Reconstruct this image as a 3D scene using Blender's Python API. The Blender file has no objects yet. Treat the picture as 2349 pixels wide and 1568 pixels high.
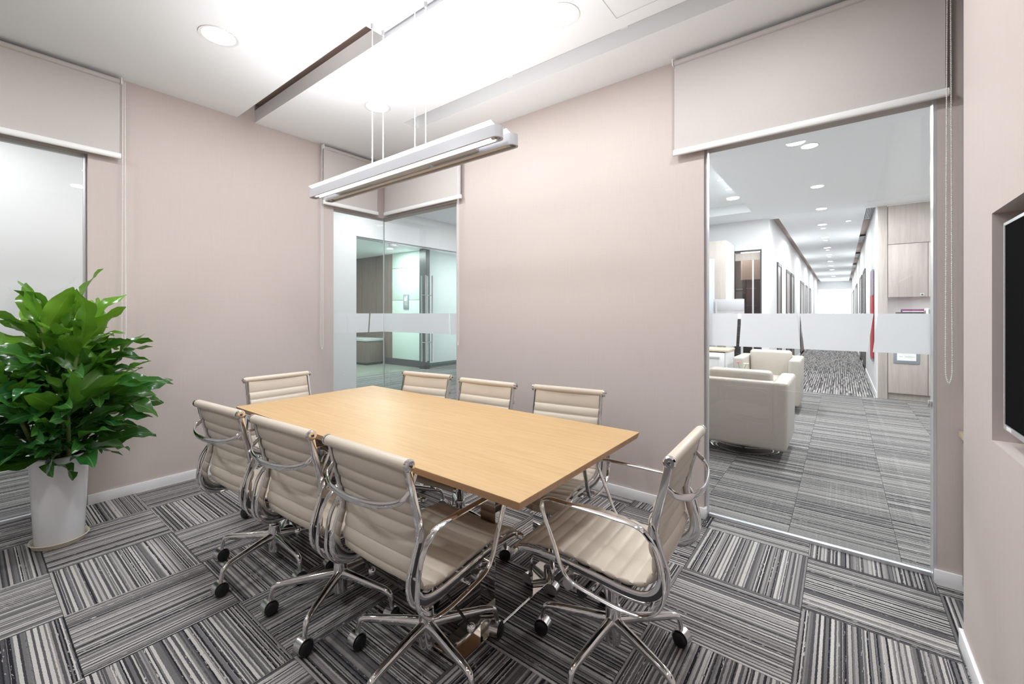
import bpy, bmesh, math, random
from math import sin, cos, pi, radians, sqrt, atan2
from mathutils import Vector, Matrix, Euler

random.seed(7)
SC = bpy.context.scene
COL = SC.collection

# ------------------------------------------------------------------ camera
FPX = 977.4
YAW = atan2(1930 - 1174.5, FPX)
cam_data = bpy.data.cameras.new('camera')
cam = bpy.data.objects.new('camera', cam_data)
COL.objects.link(cam)
cam.location = (0, 0, 1.30)
cam.rotation_euler = (pi / 2, 0, YAW)
cam_data.sensor_fit = 'HORIZONTAL'
cam_data.sensor_width = 36.0
cam_data.lens = 36.0 * FPX / 2349.0
cam_data.shift_y = -(784 - 718) / 2349.0
cam_data.clip_start = 0.02
cam_data.clip_end = 200
SC.camera = cam

# ------------------------------------------------------------------ world and exposure
world = bpy.data.worlds.new('daylight')
SC.world = world
world.use_nodes = True
wb = world.node_tree.nodes['Background']
wb.inputs[0].default_value = (0.90, 0.95, 1.0, 1)
wb.inputs[1].default_value = 3.0

vs = SC.view_settings
SC.display_settings.display_device = 'sRGB'
vs.view_transform = 'Standard'
vs.look = 'None'
vs.exposure = 0.10
vs.gamma = 1.0
vs.use_curve_mapping = False
SC.cycles.adaptive_threshold = 0.02
SC.cycles.max_bounces = 9
SC.cycles.diffuse_bounces = 4
SC.cycles.glossy_bounces = 4
SC.cycles.transparent_max_bounces = 12
SC.cycles.caustics_reflective = False
SC.cycles.caustics_refractive = False

CEIL = 2.955
P_ROOM = 7.5        # watts of one meeting-room downlight
P_OUT = 30.0         # watts of one lobby / corridor downlight
P_PASS = 13.5
WARM = (0.955, 0.99, 1.0)
COOL = (0.97, 0.99, 1.0)


# ------------------------------------------------------------------ materials
def srgb(r, g, b):
    f = lambda c: (c / 255 / 12.92) if c / 255 <= 0.04045 else ((c / 255 + 0.055) / 1.055) ** 2.4
    return (f(r), f(g), f(b), 1)


class NT:
    """tiny node helper"""
    def __init__(s, name):
        s.m = bpy.data.materials.new(name)
        s.m.use_nodes = True
        s.t = s.m.node_tree
        s.t.nodes.clear()
        s.out = s.n('ShaderNodeOutputMaterial')

    def n(s, kind, **kw):
        nd = s.t.nodes.new(kind)
        for k, v in kw.items():
            if k.startswith('i_'):
                key = k[2:]
                nd.inputs[int(key) if key.isdigit() else key.replace('_', ' ')].default_value = v
            else:
                setattr(nd, k, v)
        return nd

    def l(s, a, b):
        s.t.links.new(a, b)

    def math(s, op, a, b=None, c=None):
        nd = s.n('ShaderNodeMath', operation=op)
        for i, v in enumerate((a, b, c)):
            if v is None:
                continue
            if isinstance(v, (int, float)):
                nd.inputs[i].default_value = v
            else:
                s.l(v, nd.inputs[i])
        return nd.outputs[0]

    def mix(s, fac, a, b, kind='MIX'):
        nd = s.n('ShaderNodeMix', data_type='RGBA', blend_type=kind)
        for sock, v in ((nd.inputs[0], fac), (nd.inputs[6], a), (nd.inputs[7], b)):
            if isinstance(v, (int, float, tuple)):
                sock.default_value = v
            else:
                s.l(v, sock)
        return nd.outputs[2]


def plain(name, col, rough=0.5, metal=0.0, var=0.0, vscale=8.0, bump=0.0, bscale=200.0, spec=0.5,
          stretch=(1, 1, 1), coat=0.0, trans=0.0):
    t = NT(name)
    b = t.n('ShaderNodeBsdfPrincipled')
    b.inputs['Roughness'].default_value = rough
    b.inputs['Metallic'].default_value = metal
    b.inputs['Specular IOR Level'].default_value = spec
    b.inputs['Coat Weight'].default_value = coat
    tc = t.n('ShaderNodeTexCoord')
    mp = t.n('ShaderNodeMapping')
    mp.inputs['Scale'].default_value = stretch
    t.l(tc.outputs['Object'], mp.inputs[0])
    if var > 0:
        nz = t.n('ShaderNodeTexNoise')
        nz.inputs['Scale'].default_value = vscale
        nz.inputs['Detail'].default_value = 4
        t.l(mp.outputs[0], nz.inputs['Vector'])
        dk = tuple(c * (1 - var) for c in col[:3]) + (1,)
        lt = tuple(min(1, c * (1 + var)) for c in col[:3]) + (1,)
        t.l(t.mix(nz.outputs['Fac'], dk, lt), b.inputs['Base Color'])
    else:
        b.inputs['Base Color'].default_value = col
    if bump > 0:
        n2 = t.n('ShaderNodeTexNoise')
        n2.inputs['Scale'].default_value = bscale
        n2.inputs['Detail'].default_value = 2
        t.l(mp.outputs[0], n2.inputs['Vector'])
        bp = t.n('ShaderNodeBump')
        bp.inputs['Strength'].default_value = bump
        bp.inputs['Distance'].default_value = 0.002
        t.l(n2.outputs['Fac'], bp.inputs['Height'])
        t.l(bp.outputs[0], b.inputs['Normal'])
    if trans > 0:
        tr = t.n('ShaderNodeBsdfTranslucent')
        tr.inputs[0].default_value = tuple(min(1, c * 1.6) for c in col[:3]) + (1,)
        mx = t.n('ShaderNodeMixShader')
        mx.inputs[0].default_value = trans
        t.l(b.outputs[0], mx.inputs[1])
        t.l(tr.outputs[0], mx.inputs[2])
        t.l(mx.outputs[0], t.out.inputs[0])
    else:
        t.l(b.outputs[0], t.out.inputs[0])
    return t.m


def emit(name, col, strength, direct=False):
    t = NT(name)
    e = t.n('ShaderNodeEmission')
    e.inputs[0].default_value = col
    e.inputs[1].default_value = strength
    t.l(e.outputs[0], t.out.inputs[0])
    if not direct:
        t.m.cycles.emission_sampling = 'NONE'
    return t.m


def glass_mat(name, tint=(1, 1, 1, 1), refl=1.0):
    t = NT(name)
    tr = t.n('ShaderNodeBsdfTransparent')
    tr.inputs[0].default_value = tint
    gl = t.n('ShaderNodeBsdfGlossy')
    gl.inputs['Roughness'].default_value = 0.0
    gl.inputs[0].default_value = (1, 1, 1, 1)
    fr = t.n('ShaderNodeFresnel')
    fr.inputs[0].default_value = 1.45
    geo = t.n('ShaderNodeNewGeometry')
    front = t.math('SUBTRACT', 1.0, geo.outputs['Backfacing'])
    f = t.math('MULTIPLY', t.math('MULTIPLY', fr.outputs[0], front), refl * 1.7)
    mx = t.n('ShaderNodeMixShader')
    t.l(f, mx.inputs[0])
    t.l(tr.outputs[0], mx.inputs[1])
    t.l(gl.outputs[0], mx.inputs[2])
    t.l(mx.outputs[0], t.out.inputs[0])
    return t.m


def frosted_mat():
    t = NT('frosted_film')
    tr = t.n('ShaderNodeBsdfTransparent')
    df = t.n('ShaderNodeBsdfDiffuse')
    df.inputs[0].default_value = (0.90, 0.92, 0.95, 1)
    tl = t.n('ShaderNodeBsdfTranslucent')
    tl.inputs[0].default_value = (0.95, 0.96, 0.97, 1)
    m1 = t.n('ShaderNodeMixShader')
    m1.inputs[0].default_value = 0.5
    t.l(df.outputs[0], m1.inputs[1]); t.l(tl.outputs[0], m1.inputs[2])
    m2 = t.n('ShaderNodeMixShader')
    m2.inputs[0].default_value = 0.93
    t.l(tr.outputs[0], m2.inputs[1]); t.l(m1.outputs[0], m2.inputs[2])
    t.l(m2.outputs[0], t.out.inputs[0])
    return t.m


def carpet_mat(name, tone=1.0, rows=0.0):
    """striped loop carpet: stripes run along the tile's own Y axis; rows > 0 breaks them into short staggered dashes"""
    t = NT(name)
    tc = t.n('ShaderNodeTexCoord')
    oi = t.n('ShaderNodeObjectInfo')
    sp = t.n('ShaderNodeSeparateXYZ')
    t.l(tc.outputs['Object'], sp.inputs[0])
    X, Y = sp.outputs[0], sp.outputs[1]
    rnd = t.math('MULTIPLY', oi.outputs['Random'], 37.0)
    # wobble of the tufted rows
    wv = t.n('ShaderNodeTexNoise', noise_dimensions='3D')
    wv.inputs['Scale'].default_value = 1.0
    wv.inputs['Detail'].default_value = 2
    cmb = t.n('ShaderNodeCombineXYZ')
    t.l(t.math('MULTIPLY', X, 40.0), cmb.inputs[0])
    t.l(t.math('MULTIPLY', Y, 110.0), cmb.inputs[1])
    t.l(rnd, cmb.inputs[2])
    t.l(cmb.outputs[0], wv.inputs['Vector'])
    wob = t.math('MULTIPLY', t.math('SUBTRACT', wv.outputs['Fac'], 0.5), 0.0034)
    x = t.math('ADD', X, wob)
    if rows > 0:
        rowi = t.math('FLOOR', t.math('MULTIPLY', Y, rows))
        rnd = t.math('ADD', rnd, t.math('MULTIPLY', rowi, 7.31))

    def cell(scale, seed):
        f = t.math('FLOOR', t.math('MULTIPLY', x, scale))
        wn = t.n('ShaderNodeTexWhiteNoise', noise_dimensions='2D')
        c = t.n('ShaderNodeCombineXYZ')
        t.l(f, c.inputs[0])
        t.l(t.math('ADD', rnd, seed), c.inputs[1])
        t.l(c.outputs[0], wn.inputs['Vector'])
        return wn.outputs['Value']
    def ramp(stops, fac):
        r = t.n('ShaderNodeValToRGB')
        r.color_ramp.interpolation = 'CONSTANT'
        els = r.color_ramp.elements
        els[0].position = 0; els[0].color = stops[0][1]
        els[1].position = stops[1][0]; els[1].color = stops[1][1]
        for p, c in stops[2:]:
            e = els.new(p); e.color = c
        t.l(fac, r.inputs[0])
        return r.outputs[0]
    k = tone
    g = lambda a, b, c: (a * k, b * k, c * k, 1)
    per = 56.0 if rows == 0 else 30.0
    light = ramp([(0, g(.15, .145, .148)), (.14, g(.30, .285, .28)), (.34, g(.40, .382, .372)), (.62, g(.49, .468, .452)),
                  (.88, g(.53, .508, .49))], cell(per, 1.3))
    deep = ramp([(0, g(.045, .044, .050)), (.22, g(.095, .092, .098)), (.55, g(.15, .146, .15)), (.80, g(.24, .232, .232))], cell(per, 9.7))
    band = t.math('GREATER_THAN', t.math('FRACT', t.math('MULTIPLY', x, per)), 0.60 if rows == 0 else 0.5)
    broad = t.mix(band, light, deep)
    fine = ramp([(0, g(.020, .019, .025)), (.09, g(.085, .082, .088)), (.22, g(.5, .475, .46)), (.26, g(.17, .165, .168)),
                 (.34, (1, 1, 1, 1))], cell(200.0, 5.9))
    isfine = t.math('LESS_THAN', cell(200.0, 5.9), 0.34 if rows == 0 else 0.0)
    # dashes in the fine rows
    dn = t.n('ShaderNodeTexNoise', noise_dimensions='3D')
    dn.inputs['Scale'].default_value = 1.0
    c2 = t.n('ShaderNodeCombineXYZ')
    t.l(t.math('MULTIPLY', X, 200.0), c2.inputs[0])
    t.l(t.math('MULTIPLY', Y, 38.0), c2.inputs[1])
    t.l(rnd, c2.inputs[2])
    t.l(c2.outputs[0], dn.inputs['Vector'])
    dash = t.math('GREATER_THAN', dn.outputs['Fac'], 0.36)
    fac = t.math('MULTIPLY', isfine, dash)
    col = t.mix(fac, broad, fine)
    # tuft grain
    gn = t.n('ShaderNodeTexNoise', noise_dimensions='3D')
    gn.inputs['Scale'].default_value = 420.0
    gn.inputs['Detail'].default_value = 2
    t.l(tc.outputs['Object'], gn.inputs['Vector'])
    gr = t.n('ShaderNodeMapRange')
    gr.inputs['From Min'].default_value = 0.3; gr.inputs['From Max'].default_value = 0.7
    gr.inputs['To Min'].default_value = 0.62; gr.inputs['To Max'].default_value = 1.3
    t.l(gn.outputs['Fac'], gr.inputs[0])
    col = t.mix(1.0, col, gr.outputs[0], 'MULTIPLY')
    b = t.n('ShaderNodeBsdfPrincipled')
    b.inputs['Roughness'].default_value = 0.95
    b.inputs['Specular IOR Level'].default_value = 0.15
    t.l(col, b.inputs['Base Color'])
    bp = t.n('ShaderNodeBump')
    bp.inputs['Strength'].default_value = 0.5
    bp.inputs['Distance'].default_value = 0.003
    t.l(gn.outputs['Fac'], bp.inputs['Height'])
    t.l(bp.outputs[0], b.inputs['Normal'])
    t.l(b.outputs[0], t.out.inputs[0])
    return t.m


def wood_mat(name, c1, c2, rough, axis='X', scale=1.0, coat=0.0, amount=1.0):
    t = NT(name)
    tc = t.n('ShaderNodeTexCoord')
    mp = t.n('ShaderNodeMapping')
    sc = {'X': (0.9, 14, 14), 'Y': (14, 0.9, 14), 'Z': (14, 14, 0.9)}[axis]
    mp.inputs['Scale'].default_value = tuple(s * scale for s in sc)
    t.l(tc.outputs['Object'], mp.inputs[0])
    n1 = t.n('ShaderNodeTexNoise')
    n1.inputs['Scale'].default_value = 2.2
    n1.inputs['Detail'].default_value = 7
    n1.inputs['Roughness'].default_value = 0.62
    n1.inputs['Distortion'].default_value = 0.6
    t.l(mp.outputs[0], n1.inputs['Vector'])
    n2 = t.n('ShaderNodeTexNoise')
    n2.inputs['Scale'].default_value = 12.0
    n2.inputs['Detail'].default_value = 3
    t.l(mp.outputs[0], n2.inputs['Vector'])
    f = t.math('ADD', t.math('MULTIPLY', n1.outputs['Fac'], 0.75), t.math('MULTIPLY', n2.outputs['Fac'], 0.25))
    mr = t.n('ShaderNodeMapRange')
    mr.inputs['From Min'].default_value = 0.36; mr.inputs['From Max'].default_value = 0.62
    mr.inputs['To Max'].default_value = amount
    t.l(f, mr.inputs[0])
    b = t.n('ShaderNodeBsdfPrincipled')
    b.inputs['Roughness'].default_value = rough
    b.inputs['Coat Weight'].default_value = coat
    b.inputs['Coat Roughness'].default_value = 0.12
    t.l(t.mix(mr.outputs[0], c1, c2), b.inputs['Base Color'])
    t.l(b.outputs[0], t.out.inputs[0])
    return t.m


def fabric_wall(name, col):
    """woven wall covering: fine vertical threads with a faint horizontal weave"""
    t = NT(name)
    tc = t.n('ShaderNodeTexCoord')
    outs = []
    for sc in ((90, 90, 3.0), (5, 5, 260)):
        mp = t.n('ShaderNodeMapping')
        mp.inputs['Scale'].default_value = sc
        t.l(tc.outputs['Object'], mp.inputs[0])
        nz = t.n('ShaderNodeTexNoise')
        nz.inputs['Scale'].default_value = 1.5
        nz.inputs['Detail'].default_value = 3
        t.l(mp.outputs[0], nz.inputs['Vector'])
        outs.append(nz.outputs['Fac'])
    f = t.math('MULTIPLY', t.math('ADD', outs[0], outs[1]), 0.5)
    b = t.n('ShaderNodeBsdfPrincipled')
    b.inputs['Roughness'].default_value = 0.85
    b.inputs['Specular IOR Level'].default_value = 0.2
    dk = tuple(c * 0.93 for c in col[:3]) + (1,)
    lt = tuple(c * 1.07 for c in col[:3]) + (1,)
    t.l(t.mix(f, dk, lt), b.inputs['Base Color'])
    bp = t.n('ShaderNodeBump')
    bp.inputs['Strength'].default_value = 0.12
    bp.inputs['Distance'].default_value = 0.001
    t.l(f, bp.inputs['Height'])
    t.l(bp.outputs[0], b.inputs['Normal'])
    t.l(b.outputs[0], t.out.inputs[0])
    return t.m


M = {}
M['wall'] = fabric_wall('beige_wallcovering', (0.61, 0.535, 0.508, 1))
M['white'] = plain('white_paint', (0.82, 0.82, 0.83, 1), 0.7)
M['ceil'] = plain('ceiling_paint', (0.91, 0.935, 0.955, 1), 0.8)
M['void'] = plain('brown_void_paint', (0.56, 0.455, 0.41, 1), 0.8)
M['skirt'] = plain('gloss_white_paint', (0.93, 0.93, 0.95, 1), 0.35)
M['blind'] = plain('blind_fabric', (0.585, 0.545, 0.53, 1), 0.8, var=0.03, vscale=60, bump=0.15, bscale=400)
M['rail'] = plain('blind_rail_enamel', (0.86, 0.86, 0.86, 1), 0.3)
M['cord'] = plain('white_plastic_cord', (0.95, 0.95, 0.94, 1), 0.4)
M['carpet'] = carpet_mat('striped_carpet', 1.10)
M['carpet_lobby'] = carpet_mat('striped_carpet_lobby', 0.86)
M['carpet_hall'] = carpet_mat('dashed_carpet_hall', 0.95, rows=2.0)
M['sub'] = plain('grey_underlay', (0.12, 0.115, 0.115, 1), 0.9, var=0.1)
M['chrome'] = plain('polished_aluminium', (0.80, 0.79, 0.79, 1), 0.07, 1.0, bump=0.02, bscale=25)
M['chrome2'] = plain('brushed_chrome', (0.68, 0.67, 0.67, 1), 0.22, 1.0)
M['mirror'] = plain('mirror_steel', (0.70, 0.66, 0.63, 1), 0.02, 1.0, bump=0.55, bscale=3.0)
M['leather'] = plain('cream_leather', (0.64, 0.562, 0.475, 1), 0.42, var=0.03, vscale=12, bump=0.08, bscale=350)
M['leather2'] = plain('pale_cream_leather', (0.50, 0.46, 0.41, 1), 0.38, var=0.03, vscale=9, bump=0.06, bscale=200)
M['black'] = plain('black_plastic', (0.012, 0.012, 0.013, 1), 0.35)
M['dark'] = plain('dark_metal', (0.05, 0.05, 0.055, 1), 0.4)
M['maple'] = wood_mat('maple_veneer', (0.565, 0.378, 0.190, 1), (0.475, 0.296, 0.135, 1), 0.42, 'X', 1.7, 0.0, 0.8)
M['mapledge'] = wood_mat('maple_edge', (0.50, 0.29, 0.15, 1), (0.40, 0.22, 0.11, 1), 0.4, 'X')
M['ash'] = wood_mat('pale_ash_laminate', (0.56, 0.50, 0.465, 1), (0.44, 0.385, 0.35, 1), 0.45, 'Z', 0.9, 0.0, 0.8)
M['ashtop'] = wood_mat('ash_top', (0.72, 0.60, 0.45, 1), (0.60, 0.48, 0.34, 1), 0.4, 'Y', 0.9)
M['brown'] = wood_mat('dark_brown_panelling', (0.21, 0.155, 0.13, 1), (0.14, 0.10, 0.085, 1), 0.3, 'Z')
M['pot'] = plain('glazed_white_ceramic', (0.90, 0.91, 0.94, 1), 0.12, coat=0.4)
M['saucer'] = plain('cream_plastic', (0.76, 0.69, 0.57, 1), 0.35)
M['soil'] = plain('potting_soil', (0.035, 0.022, 0.014, 1), 0.95, var=0.4, vscale=40, bump=0.6, bscale=60)
M['cane'] = plain('green_cane', (0.16, 0.22, 0.06, 1), 0.5, var=0.25, vscale=25)
M['glass'] = glass_mat('clear_glass', (0.97, 0.985, 0.98, 1), 1.0)
M['glassg'] = glass_mat('green_tint_glass', (0.87, 0.945, 0.92, 1), 1.0)
M['glassedge'] = plain('glass_edge', (0.62, 0.70, 0.68, 1), 0.15)
M['frost'] = frosted_mat()
M['mint'] = plain('back_painted_mint_glass', (0.66, 0.78, 0.72, 1), 0.12)
M['screen'] = plain('television_glass', (0.012, 0.012, 0.013, 1), 0.5, spec=0.0)
M['silver'] = plain('silver_plastic', (0.66, 0.67, 0.70, 1), 0.3, 0.5)
M['lamp'] = plain('white_lamp_enamel', (0.56, 0.56, 0.59, 1), 0.28)
M['lampgrey'] = plain('grey_lamp_enamel', (0.55, 0.57, 0.57, 1), 0.35)
M['tube'] = emit('lit_tube', (1, 1, 1, 1), 4.5, True)
M['wing'] = emit('lit_diffuser', (1, 1, 1, 1), 1.6)
M['disc'] = emit('lit_downlight', (1, 0.99, 0.97, 1), 14.0)
M['warmstrip'] = plain('cream_reflector', (0.86, 0.78, 0.68, 1), 0.4)
M['trimring'] = plain('downlight_ring', (0.78, 0.78, 0.78, 1), 0.35)
M['red'] = plain('red_print', (0.48, 0.03, 0.04, 1), 0.5)
M['violet'] = plain('violet_grey_print', (0.30, 0.26, 0.33, 1), 0.5, var=0.4, vscale=18)
M['paper'] = plain('paper', (0.88, 0.88, 0.88, 1), 0.6)
M['ink'] = plain('grey_ink', (0.42, 0.44, 0.44, 1), 0.6)
M['greyframe'] = plain('grey_blue_acrylic', (0.28, 0.31, 0.36, 1), 0.3)
M['greyfab'] = plain('light_grey_fabric', (0.48, 0.48, 0.51, 1), 0.8, var=0.06, vscale=60)
M['pinkfl'] = plain('magenta_petal', (0.50, 0.02, 0.09, 1), 0.5)
M['whitefl'] = plain('cream_petal', (0.86, 0.80, 0.66, 1), 0.5)
M['stem'] = plain('flower_stem', (0.10, 0.22, 0.05, 1), 0.5)
M['purple'] = plain('violet_cable', (0.22, 0.06, 0.16, 1), 0.5)
M['greenled'] = emit('green_led', (0.2, 1, 0.1, 1), 2.0)


def leaf_mat():
    t = NT('glossy_leaf')
    tc = t.n('ShaderNodeTexCoord')
    oi = t.n('ShaderNodeObjectInfo')
    sp = t.n('ShaderNodeSeparateXYZ')
    t.l(tc.outputs['Object'], sp.inputs[0])
    mp = t.n('ShaderNodeMapping')
    mp.inputs['Scale'].default_value = (260, 7, 7)
    t.l(tc.outputs['Object'], mp.inputs[0])
    nz = t.n('ShaderNodeTexNoise')
    nz.inputs['Scale'].default_value = 0.8
    t.l(mp.outputs[0], nz.inputs['Vector'])
    young = oi.outputs['Color']
    sepc = t.n('ShaderNodeSeparateColor')
    t.l(young, sepc.inputs[0])
    yf = sepc.outputs[0]
    base = t.mix(yf, (0.008, 0.070, 0.018, 1), (0.22, 0.44, 0.018, 1))
    base = t.mix(t.math('MULTIPLY', oi.outputs['Random'], 0.35), base, (0.02, 0.15, 0.03, 1))
    vein = t.math('LESS_THAN', t.math('ABSOLUTE', sp.outputs[0]), 0.0016)
    base = t.mix(t.math('MULTIPLY', nz.outputs['Fac'], 0.12), base, (0.12, 0.34, 0.08, 1))
    base = t.mix(t.math('MULTIPLY', vein, 0.28), base, (0.30, 0.50, 0.14, 1))
    b = t.n('ShaderNodeBsdfPrincipled')
    b.inputs['Roughness'].default_value = 0.22
    b.inputs['Specular IOR Level'].default_value = 0.5
    t.l(base, b.inputs['Base Color'])
    bp = t.n('ShaderNodeBump')
    bp.inputs['Strength'].default_value = 0.2
    bp.inputs['Distance'].default_value = 0.002
    t.l(nz.outputs['Fac'], bp.inputs['Height'])
    t.l(bp.outputs[0], b.inputs['Normal'])
    tr = t.n('ShaderNodeBsdfTranslucent')
    t.l(t.mix(0.5, base, (0.20, 0.50, 0.03, 1)), tr.inputs[0])
    mx = t.n('ShaderNodeMixShader')
    mx.inputs[0].default_value = 0.22
    t.l(b.outputs[0], mx.inputs[1]); t.l(tr.outputs[0], mx.inputs[2])
    t.l(mx.outputs[0], t.out.inputs[0])
    return t.m


M['leaf'] = leaf_mat()


# ------------------------------------------------------------------ mesh helpers
def box(bm, x0, x1, y0, y1, z0, z1):
    v = [bm.verts.new(p) for p in ((x0, y0, z0), (x1, y0, z0), (x1, y1, z0), (x0, y1, z0),
                                   (x0, y0, z1), (x1, y0, z1), (x1, y1, z1), (x0, y1, z1))]
    for f in ((0, 3, 2, 1), (4, 5, 6, 7), (0, 1, 5, 4), (1, 2, 6, 5), (2, 3, 7, 6), (3, 0, 4, 7)):
        bm.faces.new([v[i] for i in f])
    return v


def spline(pts, n=8, closed=False):
    P = [Vector(p) for p in pts]
    out = []
    m = len(P)
    segs = m if closed else m - 1
    for i in range(segs):
        if closed:
            a, b, c, d = P[(i - 1) % m], P[i], P[(i + 1) % m], P[(i + 2) % m]
        else:
            a = P[i - 1] if i else P[0] * 2 - P[1]
            b, c = P[i], P[i + 1]
            d = P[i + 2] if i + 2 < m else P[-1] * 2 - P[-2]
        for k in range(n):
            t = k / n
            out.append(0.5 * ((2 * b) + (c - a) * t + (2 * a - 5 * b + 4 * c - d) * t * t + (3 * b - a - 3 * c + d) * t ** 3))
    if not closed:
        out.append(P[-1].copy())
    return out


def sweep(bm, pts, w, t, side=(1, 0, 0), closed=False, sides=10, power=2.6):
    """bar along pts; w = size along the side axis, t = size along the in-plane normal (numbers or lists)"""
    S0 = Vector(side).normalized()
    n = len(pts)
    rings = []
    for i, p in enumerate(pts):
        if closed:
            T = pts[(i + 1) % n] - pts[(i - 1) % n]
        else:
            T = pts[min(i + 1, n - 1)] - pts[max(i - 1, 0)]
        T.normalize()
        S = (S0 - T * S0.dot(T))
        if S.length < 1e-4:
            S = Vector((0, 1, 0)) - T * T.y
        S.normalize()
        N = T.cross(S)
        ww = w[i] if isinstance(w, (list, tuple)) else w
        tt = t[i] if isinstance(t, (list, tuple)) else t
        ring = []
        for k in range(sides):
            a = 2 * pi * (k + 0.5) / sides
            ca, sa = cos(a), sin(a)
            e = 2 / power
            cx = math.copysign(abs(ca) ** e, ca) * ww / 2
            cy = math.copysign(abs(sa) ** e, sa) * tt / 2
            ring.append(bm.verts.new(p + S * cx + N * cy))
        rings.append(ring)
    m = n if closed else n - 1
    for i in range(m):
        a, b = rings[i], rings[(i + 1) % n]
        for k in range(sides):
            bm.faces.new((a[k], a[(k + 1) % sides], b[(k + 1) % sides], b[k]))
    if not closed:
        bm.faces.new(rings[0][::-1])
        bm.faces.new(rings[-1])


def tube(bm, pts, r, sides=10, closed=False):
    P = [Vector(p) for p in pts]
    d = (P[-1] - P[0]) if not closed else Vector((0, 0, 1))
    side = (1, 0, 0) if abs(d.x) < 0.8 * d.length or d.length == 0 else (0, 0, 1)
    rr = [2 * x for x in r] if isinstance(r, (list, tuple)) else 2 * r
    sweep(bm, P, rr, rr, side, closed, sides, 2.0)


def lathe(bm, prof, cx=0, cy=0, n=24, cap0=True, cap1=True, axis='Z', origin=(0, 0, 0)):
    rings = []
    for r, z in prof:
        ring = []
        for k in range(n):
            a = 2 * pi * k / n
            if axis == 'Z':
                p = (cx + r * cos(a), cy + r * sin(a), z)
            elif axis == 'X':
                p = (origin[0] + z, origin[1] + r * cos(a), origin[2] + r * sin(a))
            else:
                p = (origin[0] + r * cos(a), origin[1] + z, origin[2] + r * sin(a))
            ring.append(bm.verts.new(p))
        rings.append(ring)
    for a, b in zip(rings[:-1], rings[1:]):
        for k in range(n):
            bm.faces.new((a[k], a[(k + 1) % n], b[(k + 1) % n], b[k]))
    if cap0:
        bm.faces.new(rings[0][::-1])
    if cap1:
        bm.faces.new(rings[-1])


def finish(bm, smooth=None, bevel=0.0, seg=2):
    if bevel > 0:
        bmesh.ops.remove_doubles(bm, verts=bm.verts, dist=1e-6)
        es = [e for e in bm.edges if len(e.link_faces) == 2 and e.calc_face_angle(0) > radians(40)]
        bmesh.ops.bevel(bm, geom=es, offset=bevel, segments=seg, affect='EDGES', profile=0.5, clamp_overlap=True)
    bmesh.ops.recalc_face_normals(bm, faces=bm.faces)
    if smooth is not None:
        ang = radians(smooth)
        for f in bm.faces:
            f.smooth = True
        for e in bm.edges:
            if len(e.link_faces) == 2 and e.calc_face_angle(0) > ang:
                e.smooth = False


def mesh(name, bm, mat, smooth=None, bevel=0.0, seg=2):
    finish(bm, smooth, bevel, seg)
    me = bpy.data.meshes.new(name)
    bm.to_mesh(me)
    bm.free()
    me.materials.append(mat)
    return me


def link(name, me, parent=None, loc=None, rot=None):
    o = bpy.data.objects.new(name, me)
    COL.objects.link(o)
    if parent:
        o.parent = parent
    if loc is not None:
        o.location = loc
    if rot is not None:
        o.rotation_euler = rot
    return o


def obj(name, bm, mat, parent=None, smooth=None, bevel=0.0, seg=2, loc=None, rot=None):
    return link(name, mesh(name, bm, mat, smooth, bevel, seg), parent, loc, rot)


def bxo(name, dims, mat, parent=None, bevel=0.0, seg=2, smooth=None):
    """a box given as x0,x1,y0,y1,z0,z1 in its parent's frame; own origin at its centre base"""
    x0, x1, y0, y1, z0, z1 = dims
    bm = bmesh.new()
    cx, cy = (x0 + x1) / 2, (y0 + y1) / 2
    box(bm, x0 - cx, x1 - cx, y0 - cy, y1 - cy, 0, z1 - z0)
    return obj(name, bm, mat, parent, smooth if smooth else (40 if bevel else None), bevel, seg, loc=(cx, cy, z0))


def thing(name, label, cat, loc=(0, 0, 0), rz=0, group=None):
    o = bpy.data.objects.new(name, None)
    COL.objects.link(o)
    o.empty_display_size = 0.1
    o.location = loc
    o.rotation_euler = (0, 0, rz)
    o['label'] = label
    o['category'] = cat
    if group:
        o['group'] = group
    return o


def tag(o, label, cat, group=None):
    o['label'] = label
    o['category'] = cat
    if group:
        o['group'] = group
    return o


def struct(o, label=None, cat=None):
    o['kind'] = 'structure'
    if label:
        o['label'] = label
    if cat:
        o['category'] = cat
    return o


def root_struct(name, label, cat, loc=(0, 0, 0)):
    o = thing(name, label, cat, loc)
    o['kind'] = 'structure'
    return o


def copy_tree(o, parent=None):
    c = o.copy()
    COL.objects.link(c)
    c.parent = parent
    for ch in list(o.children):
        copy_tree(ch, c)
    return c


# ================================================================== SETTING
# world axes: X runs along the wall opposite (to the right), Y away through it; camera stands at X=0, Y=0
LX = -4.04      # inner face of the left wall
RY = 2.88       # inner face of the wall with the doorway glass
WT = 0.12
FLOOR_Z = 0.0
TOP = 3.22      # top of the walls, above the hung ceiling

# ---- floors
floor = root_struct('floor', 'striped grey carpet tile floor of the meeting room', 'floor')
bxo('underlay', (LX - 0.02, 1.25, -2.6, RY + 0.07, -0.05, -0.006), M['sub'], floor)


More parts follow.
